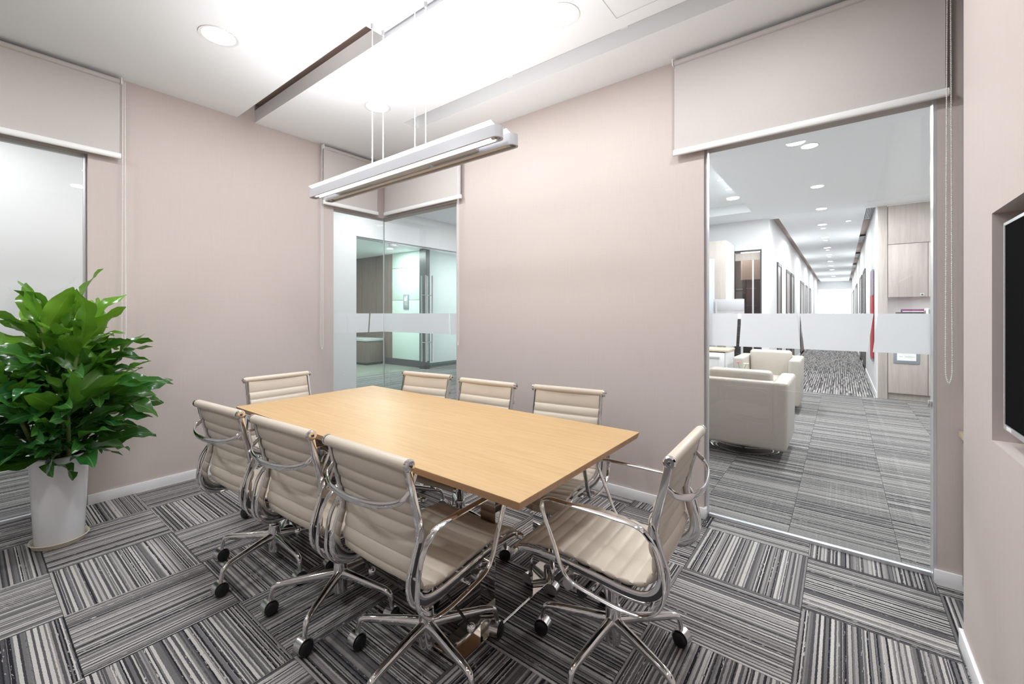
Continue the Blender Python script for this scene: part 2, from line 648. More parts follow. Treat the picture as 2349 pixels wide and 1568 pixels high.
def carpet_tile(parent, x0, x1, y0, y1, along_x, mat, cache={}):
    w, d = x1 - x0, y1 - y0
    g = 0.0008
    hx, hy = w / 2 - g, d / 2 - g
    if along_x:
        hx, hy = hy, hx
    key = (round(hx, 4), round(hy, 4), mat.name)
    if key not in cache:
        bm = bmesh.new()
        z0, z1, b = -0.006, 0.0, 0.0012
        lo = [bm.verts.new((sx * hx, sy * hy, z0)) for sx, sy in ((-1, -1), (1, -1), (1, 1), (-1, 1))]
        mi = [bm.verts.new((sx * hx, sy * hy, z1 - b)) for sx, sy in ((-1, -1), (1, -1), (1, 1), (-1, 1))]
        hi = [bm.verts.new((sx * (hx - b), sy * (hy - b), z1)) for sx, sy in ((-1, -1), (1, -1), (1, 1), (-1, 1))]
        for r0, r1 in ((lo, mi), (mi, hi)):
            for k in range(4):
                bm.faces.new((r0[k], r0[(k + 1) % 4], r1[(k + 1) % 4], r1[k]))
        bm.faces.new(hi)
        bm.faces.new(lo[::-1])
        cache[key] = mesh('carpet_tile', bm, mat)
    return link('carpet_tile', cache[key], parent, ((x0 + x1) / 2, (y0 + y1) / 2, 0), (0, 0, pi / 2 if along_x else 0))


GX, GY = -0.14, 2.27
for i in range(-9, 4):
    for j in range(-10, 2):
        x0, x1 = GX + 0.5 * (i - 1), GX + 0.5 * i
        y0, y1 = GY + 0.5 * j, GY + 0.5 * (j + 1)
        cx0, cx1 = max(x0, LX - 0.02), min(x1, 1.25)
        cy0, cy1 = max(y0, -2.6), min(y1, RY + 0.07)
        if cx1 - cx0 < 0.02 or cy1 - cy0 < 0.02 or (cy1 < -0.3 and cx0 > -2.7):
            continue
        carpet_tile(floor, cx0, cx1, cy0, cy1, (i + j) % 2 != 0, M['carpet'])

lobby_floor = root_struct('floor', 'striped carpet of the lobby beyond the glass, lines running one way', 'floor')
bxo('underlay', (-11.6, 2.6, RY + 0.07, 8.6, -0.05, -0.006), M['sub'], lobby_floor)
for i in range(0, 10):
    for j in range(0, 12):
        x0 = -2.75 + 0.5 * i
        y0 = RY + 0.07 + 0.5 * j
        y1 = min(y0 + 0.5, 8.6)
        if y1 - y0 < 0.05:
            continue
        carpet_tile(lobby_floor, x0, x0 + 0.5, y0, y1, True, M['carpet_lobby'])
bxo('carpet_field', (-7.83, -2.75, RY + 0.07, 8.6, -0.006, 0), M['carpet_lobby'], lobby_floor)
bxo('stone_field', (-11.6, -7.83, RY + 0.07, 8.6, -0.006, 0), plain('green_grey_stone', (0.36, 0.38, 0.33, 1), 0.18, var=0.15, vscale=3), lobby_floor)

side_floor = root_struct('floor', 'striped carpet of the passage behind the glass beside the plant', 'floor')
bxo('underlay', (-5.6, LX - 0.02, -2.6, RY + 0.07, -0.05, -0.006), M['sub'], side_floor)
for i in range(3):
    for j in range(9):
        x1 = LX - 0.02 - 0.5 * i
        y0 = -1.55 + 0.5 * j
        y1 = min(y0 + 0.5, RY + 0.07)
        if y1 - y0 < 0.05:
            continue
        carpet_tile(side_floor, max(x1 - 0.5, -5.44), x1, y0, y1, False, M['carpet_lobby'])

bxo('edge_strip', (0.48, 2.6, 8.6, 9.1, -0.006, 0), M['sub'], lobby_floor)
bxo('edge_strip', (-2.75, -1.02, 8.6, 8.76, -0.006, 0), M['sub'], lobby_floor)
hall_floor = root_struct('floor', 'speckled carpet running down the long corridor', 'floor')
bxo('underlay', (-1.1, 0.6, 8.6, 28.0, -0.05, -0.006), M['sub'], hall_floor)
for i in range(3):
    for j in range(18):
        y0 = 8.6 + 0.5 * j
        carpet_tile(hall_floor, -1.02 + 0.5 * i, -1.02 + 0.5 * (i + 1), y0, y0 + 0.5, False, M['carpet_hall'])
bxo('carpet_field', (-1.02, 0.48, 17.6, 28.0, -0.006, 0), M['carpet_hall'], hall_floor)

# ---- meeting-room walls (beige woven covering)
wall_left = root_struct('wall_left', 'beige fabric wall between the left window and the corner glass', 'wall')
bxo('panel', (LX - WT, LX, 0.526, 2.292, 0, TOP), M['wall'], wall_left)
bxo('lintel', (LX - WT, LX, -2.6, 0.526, 2.381, TOP), M['wall'], wall_left)
bxo('corner_lintel', (LX - WT, LX, 2.292, RY + WT, 2.352, TOP), M['wall'], wall_left)

wall_back = root_struct('wall_back', 'beige fabric wall facing the camera behind the far chairs', 'wall')
bxo('panel', (-2.894, -0.690, RY, RY + WT, 0, TOP), M['wall'], wall_back)
bxo('corner_lintel', (LX, -2.894, RY, RY + WT, 2.356, TOP), M['wall'], wall_back)
bxo('door_lintel', (-0.690, 0.365, RY, RY + WT, 2.345, TOP), M['wall'], wall_back)
bxo('pier_panel', (0.365, 1.25, RY, RY + WT, 0, TOP), M['wall'], wall_back)

# right wall with the recess for the television
RX = 0.376
NY0, NY1, NZ0, NZ1 = 0.72, 1.99, 0.90, 1.614
PY = 2.384
wall_right = root_struct('wall_right', 'pinkish beige wall at the right edge holding the television recess', 'wall')
bm = bmesh.new()
for d in ((RX, RX + 0.16, -2.6, NY0, 0, TOP), (RX, RX + 0.16, NY1, PY, 0, TOP), (RX, RX + 0.16, NY0, NY1, 0, NZ0), (RX, RX + 0.16, NY0, NY1, NZ1, TOP)):
    box(bm, *d)
bmesh.ops.remove_doubles(bm, verts=bm.verts, dist=1e-5)
obj('panel', bm, M['wall'], wall_right)
bxo('recess_back', (RX + 0.13, RX + 0.16, NY0, NY1, NZ0, NZ1), M['wall'], wall_right)
side_wall = root_struct('wall_right', 'hidden end wall of the cupboard bay', 'wall')
bxo('panel', (1.25, 1.37, -2.6, RY + WT, 0, TOP), M['wall'], side_wall)
rear = root_struct('wall_front', 'beige wall behind the camera', 'wall')
bxo('panel', (LX - WT, 1.37, -2.72, -2.6, 0, TOP), M['wall'], rear)

# baseboards
bxo_b = lambda n, d, lab: struct(bxo(n, d, M['skirt'], None, 0.002), lab, 'baseboard')
bxo_b('baseboard_left', (LX, LX + 0.012, 0.526, 2.292, 0, 0.068), 'white baseboard along the left wall')
bxo_b('baseboard_back', (-2.894, -0.678, RY - 0.012, RY, 0, 0.068), 'white baseboard under the wall behind the far chairs')
bxo_b('baseboard_corner', (0.355, 1.25, RY - 0.012, RY, 0, 0.068), 'short white baseboard right of the tall doorway glass')
bxo_b('baseboard_right', (RX - 0.012, RX, -2.6, PY + 0.012, 0, 0.068), 'white baseboard below the television wall')
bxo_b('trim_1', (RX, RX + 0.16, PY, PY + 0.012, 0, 0.068), 'white baseboard on the end of the television wall')
bxo_b('baseboard_back', (-0.690, -0.678, RY, RY + 0.055, 0, 0.068), 'white baseboard stub at the doorway glass edge')

# ---- ceiling: hung white panels over a brown void
ceiling = root_struct('ceiling', 'white hung ceiling panels with dark shadow gaps', 'ceiling')
PT = 0.107
bxo('panel', (LX, 1.25, -2.6, 1.428, CEIL, CEIL + PT), M['ceil'], ceiling)
bm = bmesh.new()
for d in ((LX, 1.25, 1.564, 2.351, CEIL, CEIL + PT), (LX, 1.25, 2.505, RY, CEIL, CEIL + PT), (LX, -3.015, 2.351, 2.505, CEIL, CEIL + PT)):
    box(bm, *d)
bmesh.ops.remove_doubles(bm, verts=bm.verts, dist=1e-5)
# drop the internal faces between the joined slabs
obj('panel', bm, M['ceil'], ceiling)
bxo('void_top', (LX, 1.25, -2.6, RY, CEIL + 0.16, CEIL + 0.2), M['void'], ceiling)
for x in (-1.86, -1.02, -0.2):
    bxo('bridging_clip', (x, x + 0.045, 2.350, 2.362, CEIL - 0.001, CEIL + 0.06), M['white'], ceiling)
# access hatch: thin recessed outline
hx0, hx1, hy0, hy1 = -1.0, -0.3, 1.66, 2.25
for d in ((hx0, hx0 + 0.003, hy0, hy1), (hx1, hx1 + 0.003, hy0, hy1), (hx0, hx1, hy0, hy0 + 0.003), (hx0, hx1, hy1, hy1 + 0.003)):
    bxo('hatch_joint', (d[0], d[1], d[2], d[3], CEIL - 0.0012, CEIL + 0.002), M['lampgrey'], ceiling)


# ---- downlights
def ring_mesh(r0, r1, h):
    bm = bmesh.new()
    lathe(bm, [(r0, 0.012), (r0 - 0.004, -0.001), (r1, -h), (r1 + 0.002, 0.004)], n=32, cap0=False, cap1=False)
    return mesh('trim_ring', bm, M['trimring'], 40)


def disc_mesh(r, z=0.0):
    bm = bmesh.new()
    lathe(bm, [(r * 0.02, z), (r, z), (r, z + 0.012)], n=32, cap0=True, cap1=True)
    return mesh('diffuser', bm, M['disc'], 40)


RING_R, DISC_R = ring_mesh(0.086, 0.102, 0.004), disc_mesh(0.085, -0.002)
RING_S, DISC_S = ring_mesh(0.070, 0.082, 0.004), disc_mesh(0.070, -0.002)
RING_T, DISC_T = ring_mesh(0.036, 0.045, 0.003), disc_mesh(0.036, -0.002)


def downlight(x, y, z, label, group, size='R', watts=0.0, col=WARM, spread=180):
    t = thing('downlight', label, 'ceiling light', (x, y, z), 0, group)
    ring, disc = {'R': (RING_R, DISC_R), 'S': (RING_S, DISC_S), 'T': (RING_T, DISC_T)}[size]
    link('trim_ring', ring, t)
    link('diffuser', disc, t)
    if watts > 0:
        ld = bpy.data.lights.new('downlight_lamp', 'AREA')
        ld.shape = 'DISK'
        ld.size = 0.15
        ld.energy = watts
        ld.color = col
        ld.spread = radians(spread)
        lo = bpy.data.objects.new('lamp', ld)
        COL.objects.link(lo)
        lo.parent = t
        lo.location = (0, 0, -0.012)
    return t


GR = 'round downlights in the meeting room ceiling'
downlight(-2.945, 0.944, CEIL, 'round downlight in the front ceiling panel, left of the pendant cables', GR, 'R', P_ROOM)
downlight(-1.233, 2.041, CEIL, 'large round downlight at the top right, beside the ceiling hatch', GR, 'R', P_ROOM)
downlight(-2.084, 2.037, CEIL, 'round downlight right of the four pendant cables', GR, 'R', P_ROOM)
downlight(-2.946, 2.046, CEIL, 'round downlight seen behind the left pendant cables', GR, 'R', P_ROOM)
for x, y, k_, wh in ((-1.233, 0.944, 1, 'over the near end of the table'), (-2.09, 0.944, 1, 'over the middle near chair'), (-0.35, 0.944, 1, 'closest to the camera'), (-0.35, 2.041, 1, 'before the tall doorway blind'), (-2.945, -0.7, 2.2, 'left of the camera by the window'), (-1.233, -0.9, 2.0, 'behind the camera')):
    downlight(x, y, CEIL, 'added unseen downlight ' + wh, GR, 'R', P_ROOM * k_)  # downlights out of view, added to fill the room with light

# ================================================================== GLAZING OF THE MEETING ROOM
# window_1: left glass wall
w1 = root_struct('window_1', 'floor to ceiling glass at the left edge behind the plant', 'window')
bxo('glass_pane', (LX - 0.066, LX - 0.056, -2.6, 0.514, 0.02, 2.37), M['glass'], w1)
bxo('frame', (LX - 0.075, LX - 0.045, 0.510, 0.524, 0, 2.381), M['silver'], w1)
bxo('head_channel', (LX - 0.075, LX - 0.045, -2.6, 0.51, 2.362, 2.381), M['lampgrey'], w1)
bxo('sill_channel', (LX - 0.075, LX - 0.045, -2.6, 0.51, 0, 0.018), M['silver'], w1)

# window_2: frameless corner glass
w2 = root_struct('window_2', 'frameless corner glass panes behind the end of the table', 'window')
bxo('glass_pane', (LX - 0.024, LX - 0.014, 2.292, RY + 0.016, 0.01, 2.352), M['glass'], w2)
bxo('glass_pane', (LX - 0.013, -2.894, RY + 0.016, RY + 0.026, 0.01, 2.356), M['glass'], w2)
bxo('corner_joint', (LX - 0.024, LX - 0.013, RY + 0.0165, RY + 0.026, 0.01, 2.352), M['glassedge'], w2)


def film(pts, parent, plane, pos, th=0.0012):
    """a trapezoid of frosted film; pts = (along, z) corners"""
    bm = bmesh.new()
    a, b = [], []
    for s, z in pts:
        if plane == 'Y':
            a.append(bm.verts.new((s, pos, z))); b.append(bm.verts.new((s, pos + th, z)))
        else:
            a.append(bm.verts.new((pos, s, z))); b.append(bm.verts.new((pos + th, s, z)))
    bm.faces.new(a); bm.faces.new(b[::-1])
    n = len(a)
    for k in range(n):
        bm.faces.new((a[k], a[(k + 1) % n], b[(k + 1) % n], b[k]))
    return obj('frosted_panel', bm, M['frost'], parent)


B0, B1 = 1.095, 1.298
for q in ([(2.294, B1), (2.437, B1), (2.452, B0), (2.294, B0)], [(2.447, B1), (2.71, B1), (2.695, B0), (2.468, B0)],
          [(2.726, B1), (2.893, B1), (2.893, B0), (2.711, B0)]):
    film(q, w2, 'X', LX - 0.0135)
for q in ([(-4.05, B1), (-3.015, B1), (-3.005, B0), (-4.05, B0)], [(-2.995, B1), (-2.898, B1), (-2.898, B0), (-2.985, B0)]):
    film(q, w2, 'Y', RY + 0.0145)

# window_3: tall doorway glass to the lobby
w3 = root_struct('window_3', 'tall doorway glass looking into the lobby and corridor', 'window')
GYP = 2.945
bxo('glass_pane', (-0.672, 0.352, GYP - 0.005, GYP + 0.005, 0.018, 2.345), M['glass'], w3)
bxo('frame', (-0.6895, -0.677, GYP - 0.03, GYP + 0.02, 0, 2.345), M['silver'], w3)
bxo('frame', (0.352, 0.3645, GYP - 0.064, GYP + 0.02, 0, 2.345), M['silver'], w3)
bxo('sill_channel', (-0.672, 0.352, GYP - 0.012, GYP + 0.012, 0, 0.018), M['silver'], w3)
bxo('lock', (0.338, 0.352, GYP - 0.035, GYP - 0.006, 0.84, 0.87), M['chrome'], w3, 0.003)
for q in ([(-0.67, B1), (-0.506, B1), (-0.516, B0), (-0.67, B0)], [(-0.486, B1), (-0.202, B1), (-0.186, B0), (-0.499, B0)],
          [(-0.188, B1), (0.134, B1), (0.110, B0), (-0.168, B0)], [(0.152, B1), (0.350, B1), (0.350, B0), (0.131, B0)]):
    film(q, w3, 'Y', GYP - 0.0068)


# ---- roller blinds
def blind(label, along, pos, s0, s1, ztop, zbot, chain=None, rail_ext=0.0, inward=1):
    """along 'X' or 'Y'; pos = fabric plane; chain = (s, offset towards room, z bottom)"""
    t = thing('roller_blind', label, 'blind', ((s0 + s1) / 2, pos, zbot) if along == 'X' else (pos, (s0 + s1) / 2, zbot), 0,
              'roller blinds over the glass walls')
    h = (s1 - s0) / 2
    H = ztop - zbot
    rot = 0 if along == 'X' else pi / 2
    t.rotation_euler = (0, 0, rot)
    # local frame: x along, y = depth
    bxo('fabric', (-h, h, -0.001, 0.001, 0.0, H - 0.01), M['blind'], t)
    bm = bmesh.new()
    hw = h + 0.006
    sweep(bm, [Vector((-hw, 0, -0.012)), Vector((0, 0, -0.012)), Vector((hw + rail_ext, 0, -0.012))], 0.022, 0.041, (0, 1, 0), sides=14, power=2.4)
    obj('bottom_rail', bm, M['rail'], t, 40)
    bm = bmesh.new()
    lathe(bm, [(0.017, -h), (0.017, h)], n=20, axis='X', origin=(0, 0.018 * (1 if along == 'X' else -1) * 0 + 0.0, H - 0.012))
    obj('roller', bm, M['blind'], t, 40)
    for sx in (-1, 1):
        bxo('bracket', (sx * (h + 0.006) - 0.004, sx * (h + 0.006) + 0.004, -0.022, 0.022, H - 0.03, H + 0.012), M['rail'], t, 0.001)
    if chain:
        cs, off, zb = chain
        lx = (cs - (s0 + s1) / 2)
        bm = bmesh.new()
        w = 0.011
        z1, z2 = H - 0.01, zb - zbot
        pts = [(lx - w * 0.5, off, z1)] + [(lx - w * (0.5 + 0.5 * k / 6), off, z1 + (z2 + 0.1 - z1) * k / 6) for k in range(1, 7)]
        pts += [(lx - w * 0.8, off, z2 + 0.03), (lx, off, z2), (lx + w * 0.8, off, z2 + 0.03)]
        pts += [(lx + w * (1.0 - 0.5 * k / 6), off, z2 + 0.1 + (z1 - z2 - 0.1) * k / 6) for k in range(0, 7)]
        sp = spline(pts, 6)
        tube(bm, sp, 0.0011, 6)
        # beads along the chain
        L = 0.0
        step = 0.0084
        nxt = 0.0
        base = [Vector(v) for v in ((0, 0, 1), (1, 0, 0), (0, 1, 0), (-1, 0, 0), (0, -1, 0), (0, 0, -1))]
        for a, b in zip(sp[:-1], sp[1:]):
            d = (b - a).length
            while nxt <= L + d:
                c = a.lerp(b, (nxt - L) / d)
                vs_ = [bm.verts.new(c + v * 0.0038) for v in base]
                for f in ((0, 1, 2), (0, 2, 3), (0, 3, 4), (0, 4, 1), (5, 2, 1), (5, 3, 2), (5, 4, 3), (5, 1, 4)):
                    bm.faces.new([vs_[i] for i in f])
                nxt += step
            L += d
        obj('bead_chain', bm, M['cord'], t)
    return t


# local y: for along X local y = world y (room is at -y); for along Y rotated 90deg: local x = world y, local y = -world x (room is -y local)
blind('wide beige roller blind above the left window', 'Y', -3.992, -2.5, 0.680, 2.93, 2.410, (0.70, -0.012, 1.10))
blind('narrow beige roller blind on the left side of the glass corner', 'Y', -3.992, 2.162, 2.772, 2.93, 2.395, (2.14, -0.012, 0.955))
blind('narrow beige roller blind on the right side of the glass corner', 'X', 2.835, -3.95, -2.795, 2.93, 2.395, (-2.815, -0.012, 1.005))
blind('wide beige roller blind above the tall doorway glass', 'X', 2.835, -0.858, 0.388, 2.93, 2.350, (0.395, -0.030, 0.975), 0.006)

# ================================================================== BEYOND THE GLASS
# passage to the left and glazed lift lobby
pw = root_struct('wall_outer_left', 'plain white passage wall behind the left window', 'wall')
bxo('panel', (-5.56, -5.44, -2.6, 3.43, 0, 3.0), M['white'], pw)
bxo('bulkhead', (-5.56, -5.44, 3.43, 10.0, 2.395, 3.0), M['white'], pw)
bxo('skirting', (-5.44, -5.428, -2.6, 3.43, 0, 0.09), M['skirt'], pw)
pw2 = root_struct('wall_outer_end', 'white wall closing the passage beyond the corner glass', 'wall')
bxo('panel', (-2.85, -2.75, RY + WT, 8.75, 0, 3.0), M['white'], pw2)
bxo('panel', (-5.44, -2.85, 9.9, 10.0, 0, 3.0), M['white'], pw2)
bxo('panel', (-5.56, -4.16, -2.72, -2.6, 0, 3.0), M['white'], pw2)
sc_ = root_struct('ceiling', 'white ceiling of the passage outside the corner glass', 'ceiling')
bxo('panel', (-5.44, LX - WT, -2.6, RY + WT, 2.87, 2.99), M['ceil'], sc_)
bxo('panel', (-5.44, -2.75, RY + WT, 10.0, 2.87, 2.99), M['ceil'], sc_)
bxo('panel', (-11.6, -5.56, 3.3, 10.0, 2.80, 2.95), M['ceil'], sc_)

gw = root_struct('window_4', 'glass partition with a header rail enclosing the lift lobby', 'window')
bxo('glass_pane', (-5.506, -5.496, 3.43, 4.020, 0.01, 2.38), M['glassg'], gw)
bxo('glass_pane', (-5.506, -5.496, 5.66, 7.6, 0.01, 2.38), M['glassg'], gw)
bxo('header_rail', (-5.53, -5.47, 3.43, 10.0, 2.375, 2.395), M['silver'], gw)
for k, (y0, y1) in enumerate(((4.028, 4.79), (4.80, 5.65))):
    d = root_struct('door_%d' % (k + 1), ('hinge-side glass door leaf of the lift lobby' if k == 0 else 'second glass door leaf nearer the beige wall'), 'door')
    bxo('glass_leaf', (-5.506, -5.496, y0, y1, 0.012, 2.37), M['glassg'], d)
    ph = y0 + 0.005 if k == 0 else y1 - 0.16
    bxo('patch_fitting', (-5.516, -5.486, ph, ph + 0.155, 2.325, 2.373), M['silver'], d, 0.002)
    bxo('patch_fitting', (-5.516, -5.486, ph, ph + 0.155, 0.012, 0.06), M['silver'], d, 0.002)
    hy = y1 - 0.075 if k == 0 else y0 + 0.05
    for sx in (-1, 1):
        bm = bmesh.new()
        lathe(bm, [(0.014, 0.49), (0.014, 1.93)], cx=-5.501 + sx * 0.055, cy=hy, n=14)
        hd = obj('pull_handle', bm, M['chrome2'], d, 40)
        bm = bmesh.new()
        for hz in (0.81, 1.60):
            lathe(bm, [(0.007, 0.005), (0.007, 0.05)] if sx > 0 else [(0.007, -0.05), (0.007, -0.005)], n=10, axis='X', origin=(-5.501, hy, hz))
        obj('standoff', bm, M['chrome2'], hd, 40)

lw = root_struct('wall_lift_lobby', 'mint green and dark brown panelled wall of the lift lobby', 'wall')
zz = [0.16, 0.86, 1.62, 2.42, 2.80]
for k in range(4):
    bxo('mint_panel', (-9.02, -7.86, 6.70, 6.72, zz[k] + 0.004, zz[k + 1] - 0.004), M['mint'], lw, 0.001)
bxo('plinth', (-11.5, -7.86, 6.69, 6.72, 0, 0.158), M['dark'], lw)
xs = [-11.5, -10.35, -9.7, -9.03]
for k in range(3):
    bxo('brown_panel', (xs[k] + 0.004, xs[k + 1] - 0.004, 6.70, 6.72, 0.165, 2.80), M['brown'], lw)
bxo('backing', (-11.6, -7.84, 6.72, 6.85, 0, 2.80), M['dark'], lw)
bxo('steel_jamb', (-7.855, -7.63, 6.60, 6.72, 0, 2.80), M['dark'], lw)
bxo('white_panel', (-7.96, -7.84, 6.85, 10.0, 0, 2.80), M['white'], lw)
bxo('skirting', (-7.84, -7.828, 6.72, 10.0, 0, 0.1), plain('dark_green_skirting', (0.10, 0.13, 0.12, 1), 0.4), lw)
bxo('side_panel', (-11.72, -11.6, 3.3, 10.0, 0, 2.80), M['brown'], lw)
bxo('side_panel', (-11.6, -5.56, 3.2, 3.3, 0, 2.95), M['white'], lw)
bxo('end_panel', (-7.84, -5.56, 9.9, 10.0, 0, 2.80), M['white'], lw)

sw = thing('switch_panel', 'framed grey call panel on the mint green wall', 'panel', (-8.46, 6.70, 1.40))
bxo('frame', (-0.10, 0.10, -0.018, -0.001, 0, 0.36), M['greyframe'], sw, 0.003)
bxo('plate', (-0.07, 0.07, -0.022, -0.018, 0.04, 0.32), M['silver'], sw, 0.002)
bxo('sign_plate', (-0.05, 0.04, -0.026, -0.022, 0.20, 0.28), M['paper'], sw)
bxo('sign_plate', (-0.035, 0.05, -0.026, -0.022, 0.09, 0.17), M['ink'], sw)
cr = thing('credenza', 'low dark brown credenza seen through the lobby glass', 'cabinet', (-9.9, 6.4, 0))
bxo('body', (-0.55, 0.55, -0.25, 0.25, 0.06, 0.60), M['brown'], cr, 0.004)
bxo('top', (-0.57, 0.57, -0.27, 0.27, 0.60, 0.66), M['lampgrey'], cr, 0.004)
bxo('plinth', (-0.52, 0.52, -0.22, 0.22, 0, 0.06), M['black'], cr)

GL = 'downlights seen through the corner glass'
for x, y, wh in ((-4.75, 0.0, 'behind the left window'), (-4.75, 1.5, 'between the left window and the corner glass'), (-4.75, 3.4, 'just outside the glass corner'), (-4.4, 5.0, 'before the lift lobby doors'), (-4.4, 7.0, 'farthest from the room')):
    downlight(x, y, 2.87, 'round downlight in the passage ceiling, ' + wh, GL, 'S', P_PASS, COOL)
for x, y, wh in ((-6.6, 4.6, 'nearest the glass doors'), (-8.3, 4.6, 'in the middle of the lobby'), (-8.3, 6.1, 'right above the mint green wall'), (-10.2, 5.0, 'by the dark brown panels'), (-6.6, 7.6, 'beside the white side wall')):
    downlight(x, y, 2.80, 'lift lobby downlight ' + wh, GL, 'S', P_PASS * 2.6, COOL)

# lobby beyond the tall glass
lc = root_struct('ceiling', 'white lobby ceiling beyond the tall glass with a raised coffer', 'ceiling')
CX, CY0, CY1 = -1.16, 3.6, 7.9
bm = bmesh.new()
for d in ((CX, 2.6, RY + WT, 8.75, CEIL, CEIL + 0.2), (-2.75, CX, CY1, 8.75, CEIL, CEIL + 0.2), (-2.75, CX, RY + WT, CY0, CEIL, CEIL + 0.2),
          (-2.75, -2.6, CY0, CY1, CEIL, CEIL + 0.2)):
    box(bm, *d)
bmesh.ops.remove_doubles(bm, verts=bm.verts, dist=1e-5)
obj('panel', bm, M['ceil'], lc)
bxo('coffer_top', (-2.7, CX, CY0, CY1, CEIL + 0.15, CEIL + 0.2), M['ceil'], lc)
bxo('drop_beam', (0.30, 2.6, 8.20, 8.60, CEIL - 0.022, CEIL), M['ceil'], lc)
bxo('corridor_panel', (-0.865, 0.308, 8.75, 28.0, CEIL, CEIL + 0.09), M['ceil'], lc)
bxo('slot_top', (-1.0, 0.43, 8.75, 28.0, CEIL + 0.10, CEIL + 0.2), M['void'], lc)

cl = root_struct('wall_corridor_left', 'white corridor wall on the left, pierced by dark doors', 'wall')
bxo('panel', (-1.12, -1.0, 8.75, 28.0, 0, 3.15), M['white'], cl)
bxo('skirting', (-1.0, -0.99, 8.75, 28.0, 0, 0.08), M['skirt'], cl)
cr_ = root_struct('wall_corridor_right', 'white corridor wall on the right beside the ash cupboards', 'wall')
bxo('panel', (0.43, 0.444, 8.62, 28.0, 0, 3.15), M['white'], cr_)
bxo('skirting', (0.42, 0.43, 8.62, 28.0, 0, 0.08), M['skirt'], cr_)
lwf = root_struct('wall_lobby_far', 'white lobby wall around the equipment room door', 'wall')
bxo('panel', (-1.11, -1.0, 8.63, 8.75, 0, 3.0), M['white'], lwf)
bxo('panel', (-2.75, -1.56, 8.63, 8.75, 0, 3.0), M['white'], lwf)
bxo('lintel', (-1.56, -1.11, 8.63, 8.75, 2.43, 3.0), M['white'], lwf)
lwr = root_struct('wall_lobby_right', 'white wall closing the lobby on the right', 'wall')
bxo('panel', (2.5, 2.6, RY + WT, 8.75, 0, 3.0), M['white'], lwr)
bxo('panel', (1.25, 2.6, RY, RY + WT, 0, 3.0), M['white'], lwr)

# corridor doors
for k, (wx, sgn, y0, y1, lab) in enumerate((
        (-1.0, 1, 9.78, 10.46, 'nearest dark door in the left corridor wall'),
        (-1.0, 1, 11.5, 12.45, 'second dark door in the left corridor wall'),
        (-1.0, 1, 12.7, 13.45, 'third dark door in the left corridor wall'),
        (-1.0, 1, 15.7, 17.3, 'fourth dark glass screen in the left corridor wall'),
        (-1.0, 1, 18.2, 19.3, 'fifth dark glass screen in the left corridor wall'),
        (-1.0, 1, 20.6, 21.6, 'farthest dark door in the left corridor wall'),
        (0.43, -1, 12.3, 13.5, 'nearest dark door in the right corridor wall'),
        (0.43, -1, 14.3, 15.6, 'second dark door in the right corridor wall'),
        (0.43, -1, 18.4, 20.9, 'third dark glass screen in the right corridor wall'),
        (0.43, -1, 23.5, 26.5, 'farthest dark glass screen in the right corridor wall'))):
    d = root_struct('door_%d' % (k + 3), lab, 'door', (wx, (y0 + y1) / 2, 0))
    h = (y1 - y0) / 2
    a, b = (0.0, 0.02) if sgn > 0 else (-0.02, 0.0)
    bxo('frame', (a, b, -h, -h + 0.06, 0, 2.30), M['dark'], d)
    bxo('frame', (a, b, h - 0.06, h, 0, 2.30), M['dark'], d)
    bxo('frame', (a, b, -h + 0.06, h - 0.06, 2.24, 2.30), M['dark'], d)
    bxo('leaf', (a * 0.5, b * 0.5, -h + 0.06, h - 0.06, 0.01, 2.24), M['brown'], d)
    bxo('handle', ((0.02, 0.06) if sgn > 0 else (-0.06, -0.02)) + (-h + 0.10, -h + 0.13, 0.9, 1.3), M['chrome2'], d, 0.003)

# end window of the corridor: bright daylight outside
we = root_struct('window_5', 'bright window at the far end of the corridor', 'window', (-0.285, 27.9, 0))
bm = bmesh.new()
for d in ((-0.73, 0.73, -0.05, 0.05, 0, 0.25), (-0.73, 0.73, -0.05, 0.05, 2.55, 3.15), (-0.73, -0.68, -0.05, 0.05, 0.25, 2.55), (0.68, 0.73, -0.05, 0.05, 0.25, 2.55), (-0.02, 0.02, -0.03, 0.03, 0.25, 2.55)):
    box(bm, *d)
obj('frame', bm, M['white'], we)
bxo('glass_pane', (-0.68, 0.68, 0.035, 0.04, 0.25, 2.55), M['glass'], we)
GC = 'downlights along the lobby and corridor ceiling'
ys = [5.14, 6.85, 8.35, 9.85, 11.58, 13.4, 15.1, 17.0, 18.6, 20.3, 22.1, 24.0, 25.8]
nm = ['nearest', 'second', 'third', 'fourth', 'fifth', 'sixth', 'seventh', 'eighth', 'ninth', 'tenth', 'eleventh', 'twelfth', 'thirteenth']
for y, w in zip(ys, nm):
    downlight(-0.25 if y < 9 else -0.282, y, CEIL, '%s downlight in the line running down the corridor' % w, GC, 'S', (P_OUT if y < 9 else (P_OUT * 1.6 if nm.index(w) % 2 == 0 else 0)), COOL)
downlight(0.93, 7.0, CEIL, 'lobby downlight at the right edge of the tall glass', GC, 'S', P_OUT, COOL)
downlight(0.95, 4.6, CEIL, 'lobby downlight hidden right of the tall glass', GC, 'S', P_OUT, COOL)
downlight(-1.30, 6.3, CEIL + 0.15, 'small downlight in the raised coffer, nearer one', GC, 'T', P_OUT, WARM)
downlight(-1.30, 6.85, CEIL + 0.15, 'small downlight in the raised coffer, farther one', GC, 'T', P_OUT * 0.5, WARM)
downlight(-2.0, 5.0, CEIL + 0.15, 'small downlight deep in the raised coffer', GC, 'T', P_OUT, WARM)
downlight(0.10, 9.75, CEIL, 'small single downlight beside the right corridor slot', GC, 'T', 0)
for y, wh in ((10.3, 'just past the fourth'), (12.05, 'just past the fifth'), (13.9, 'just past the sixth'), (15.6, 'just past the seventh')):
    downlight(-0.282, y, CEIL, 'small glowing disc ' + wh + ' corridor downlight', GC, 'T', 0)  # small emissive discs with no lamp behind them
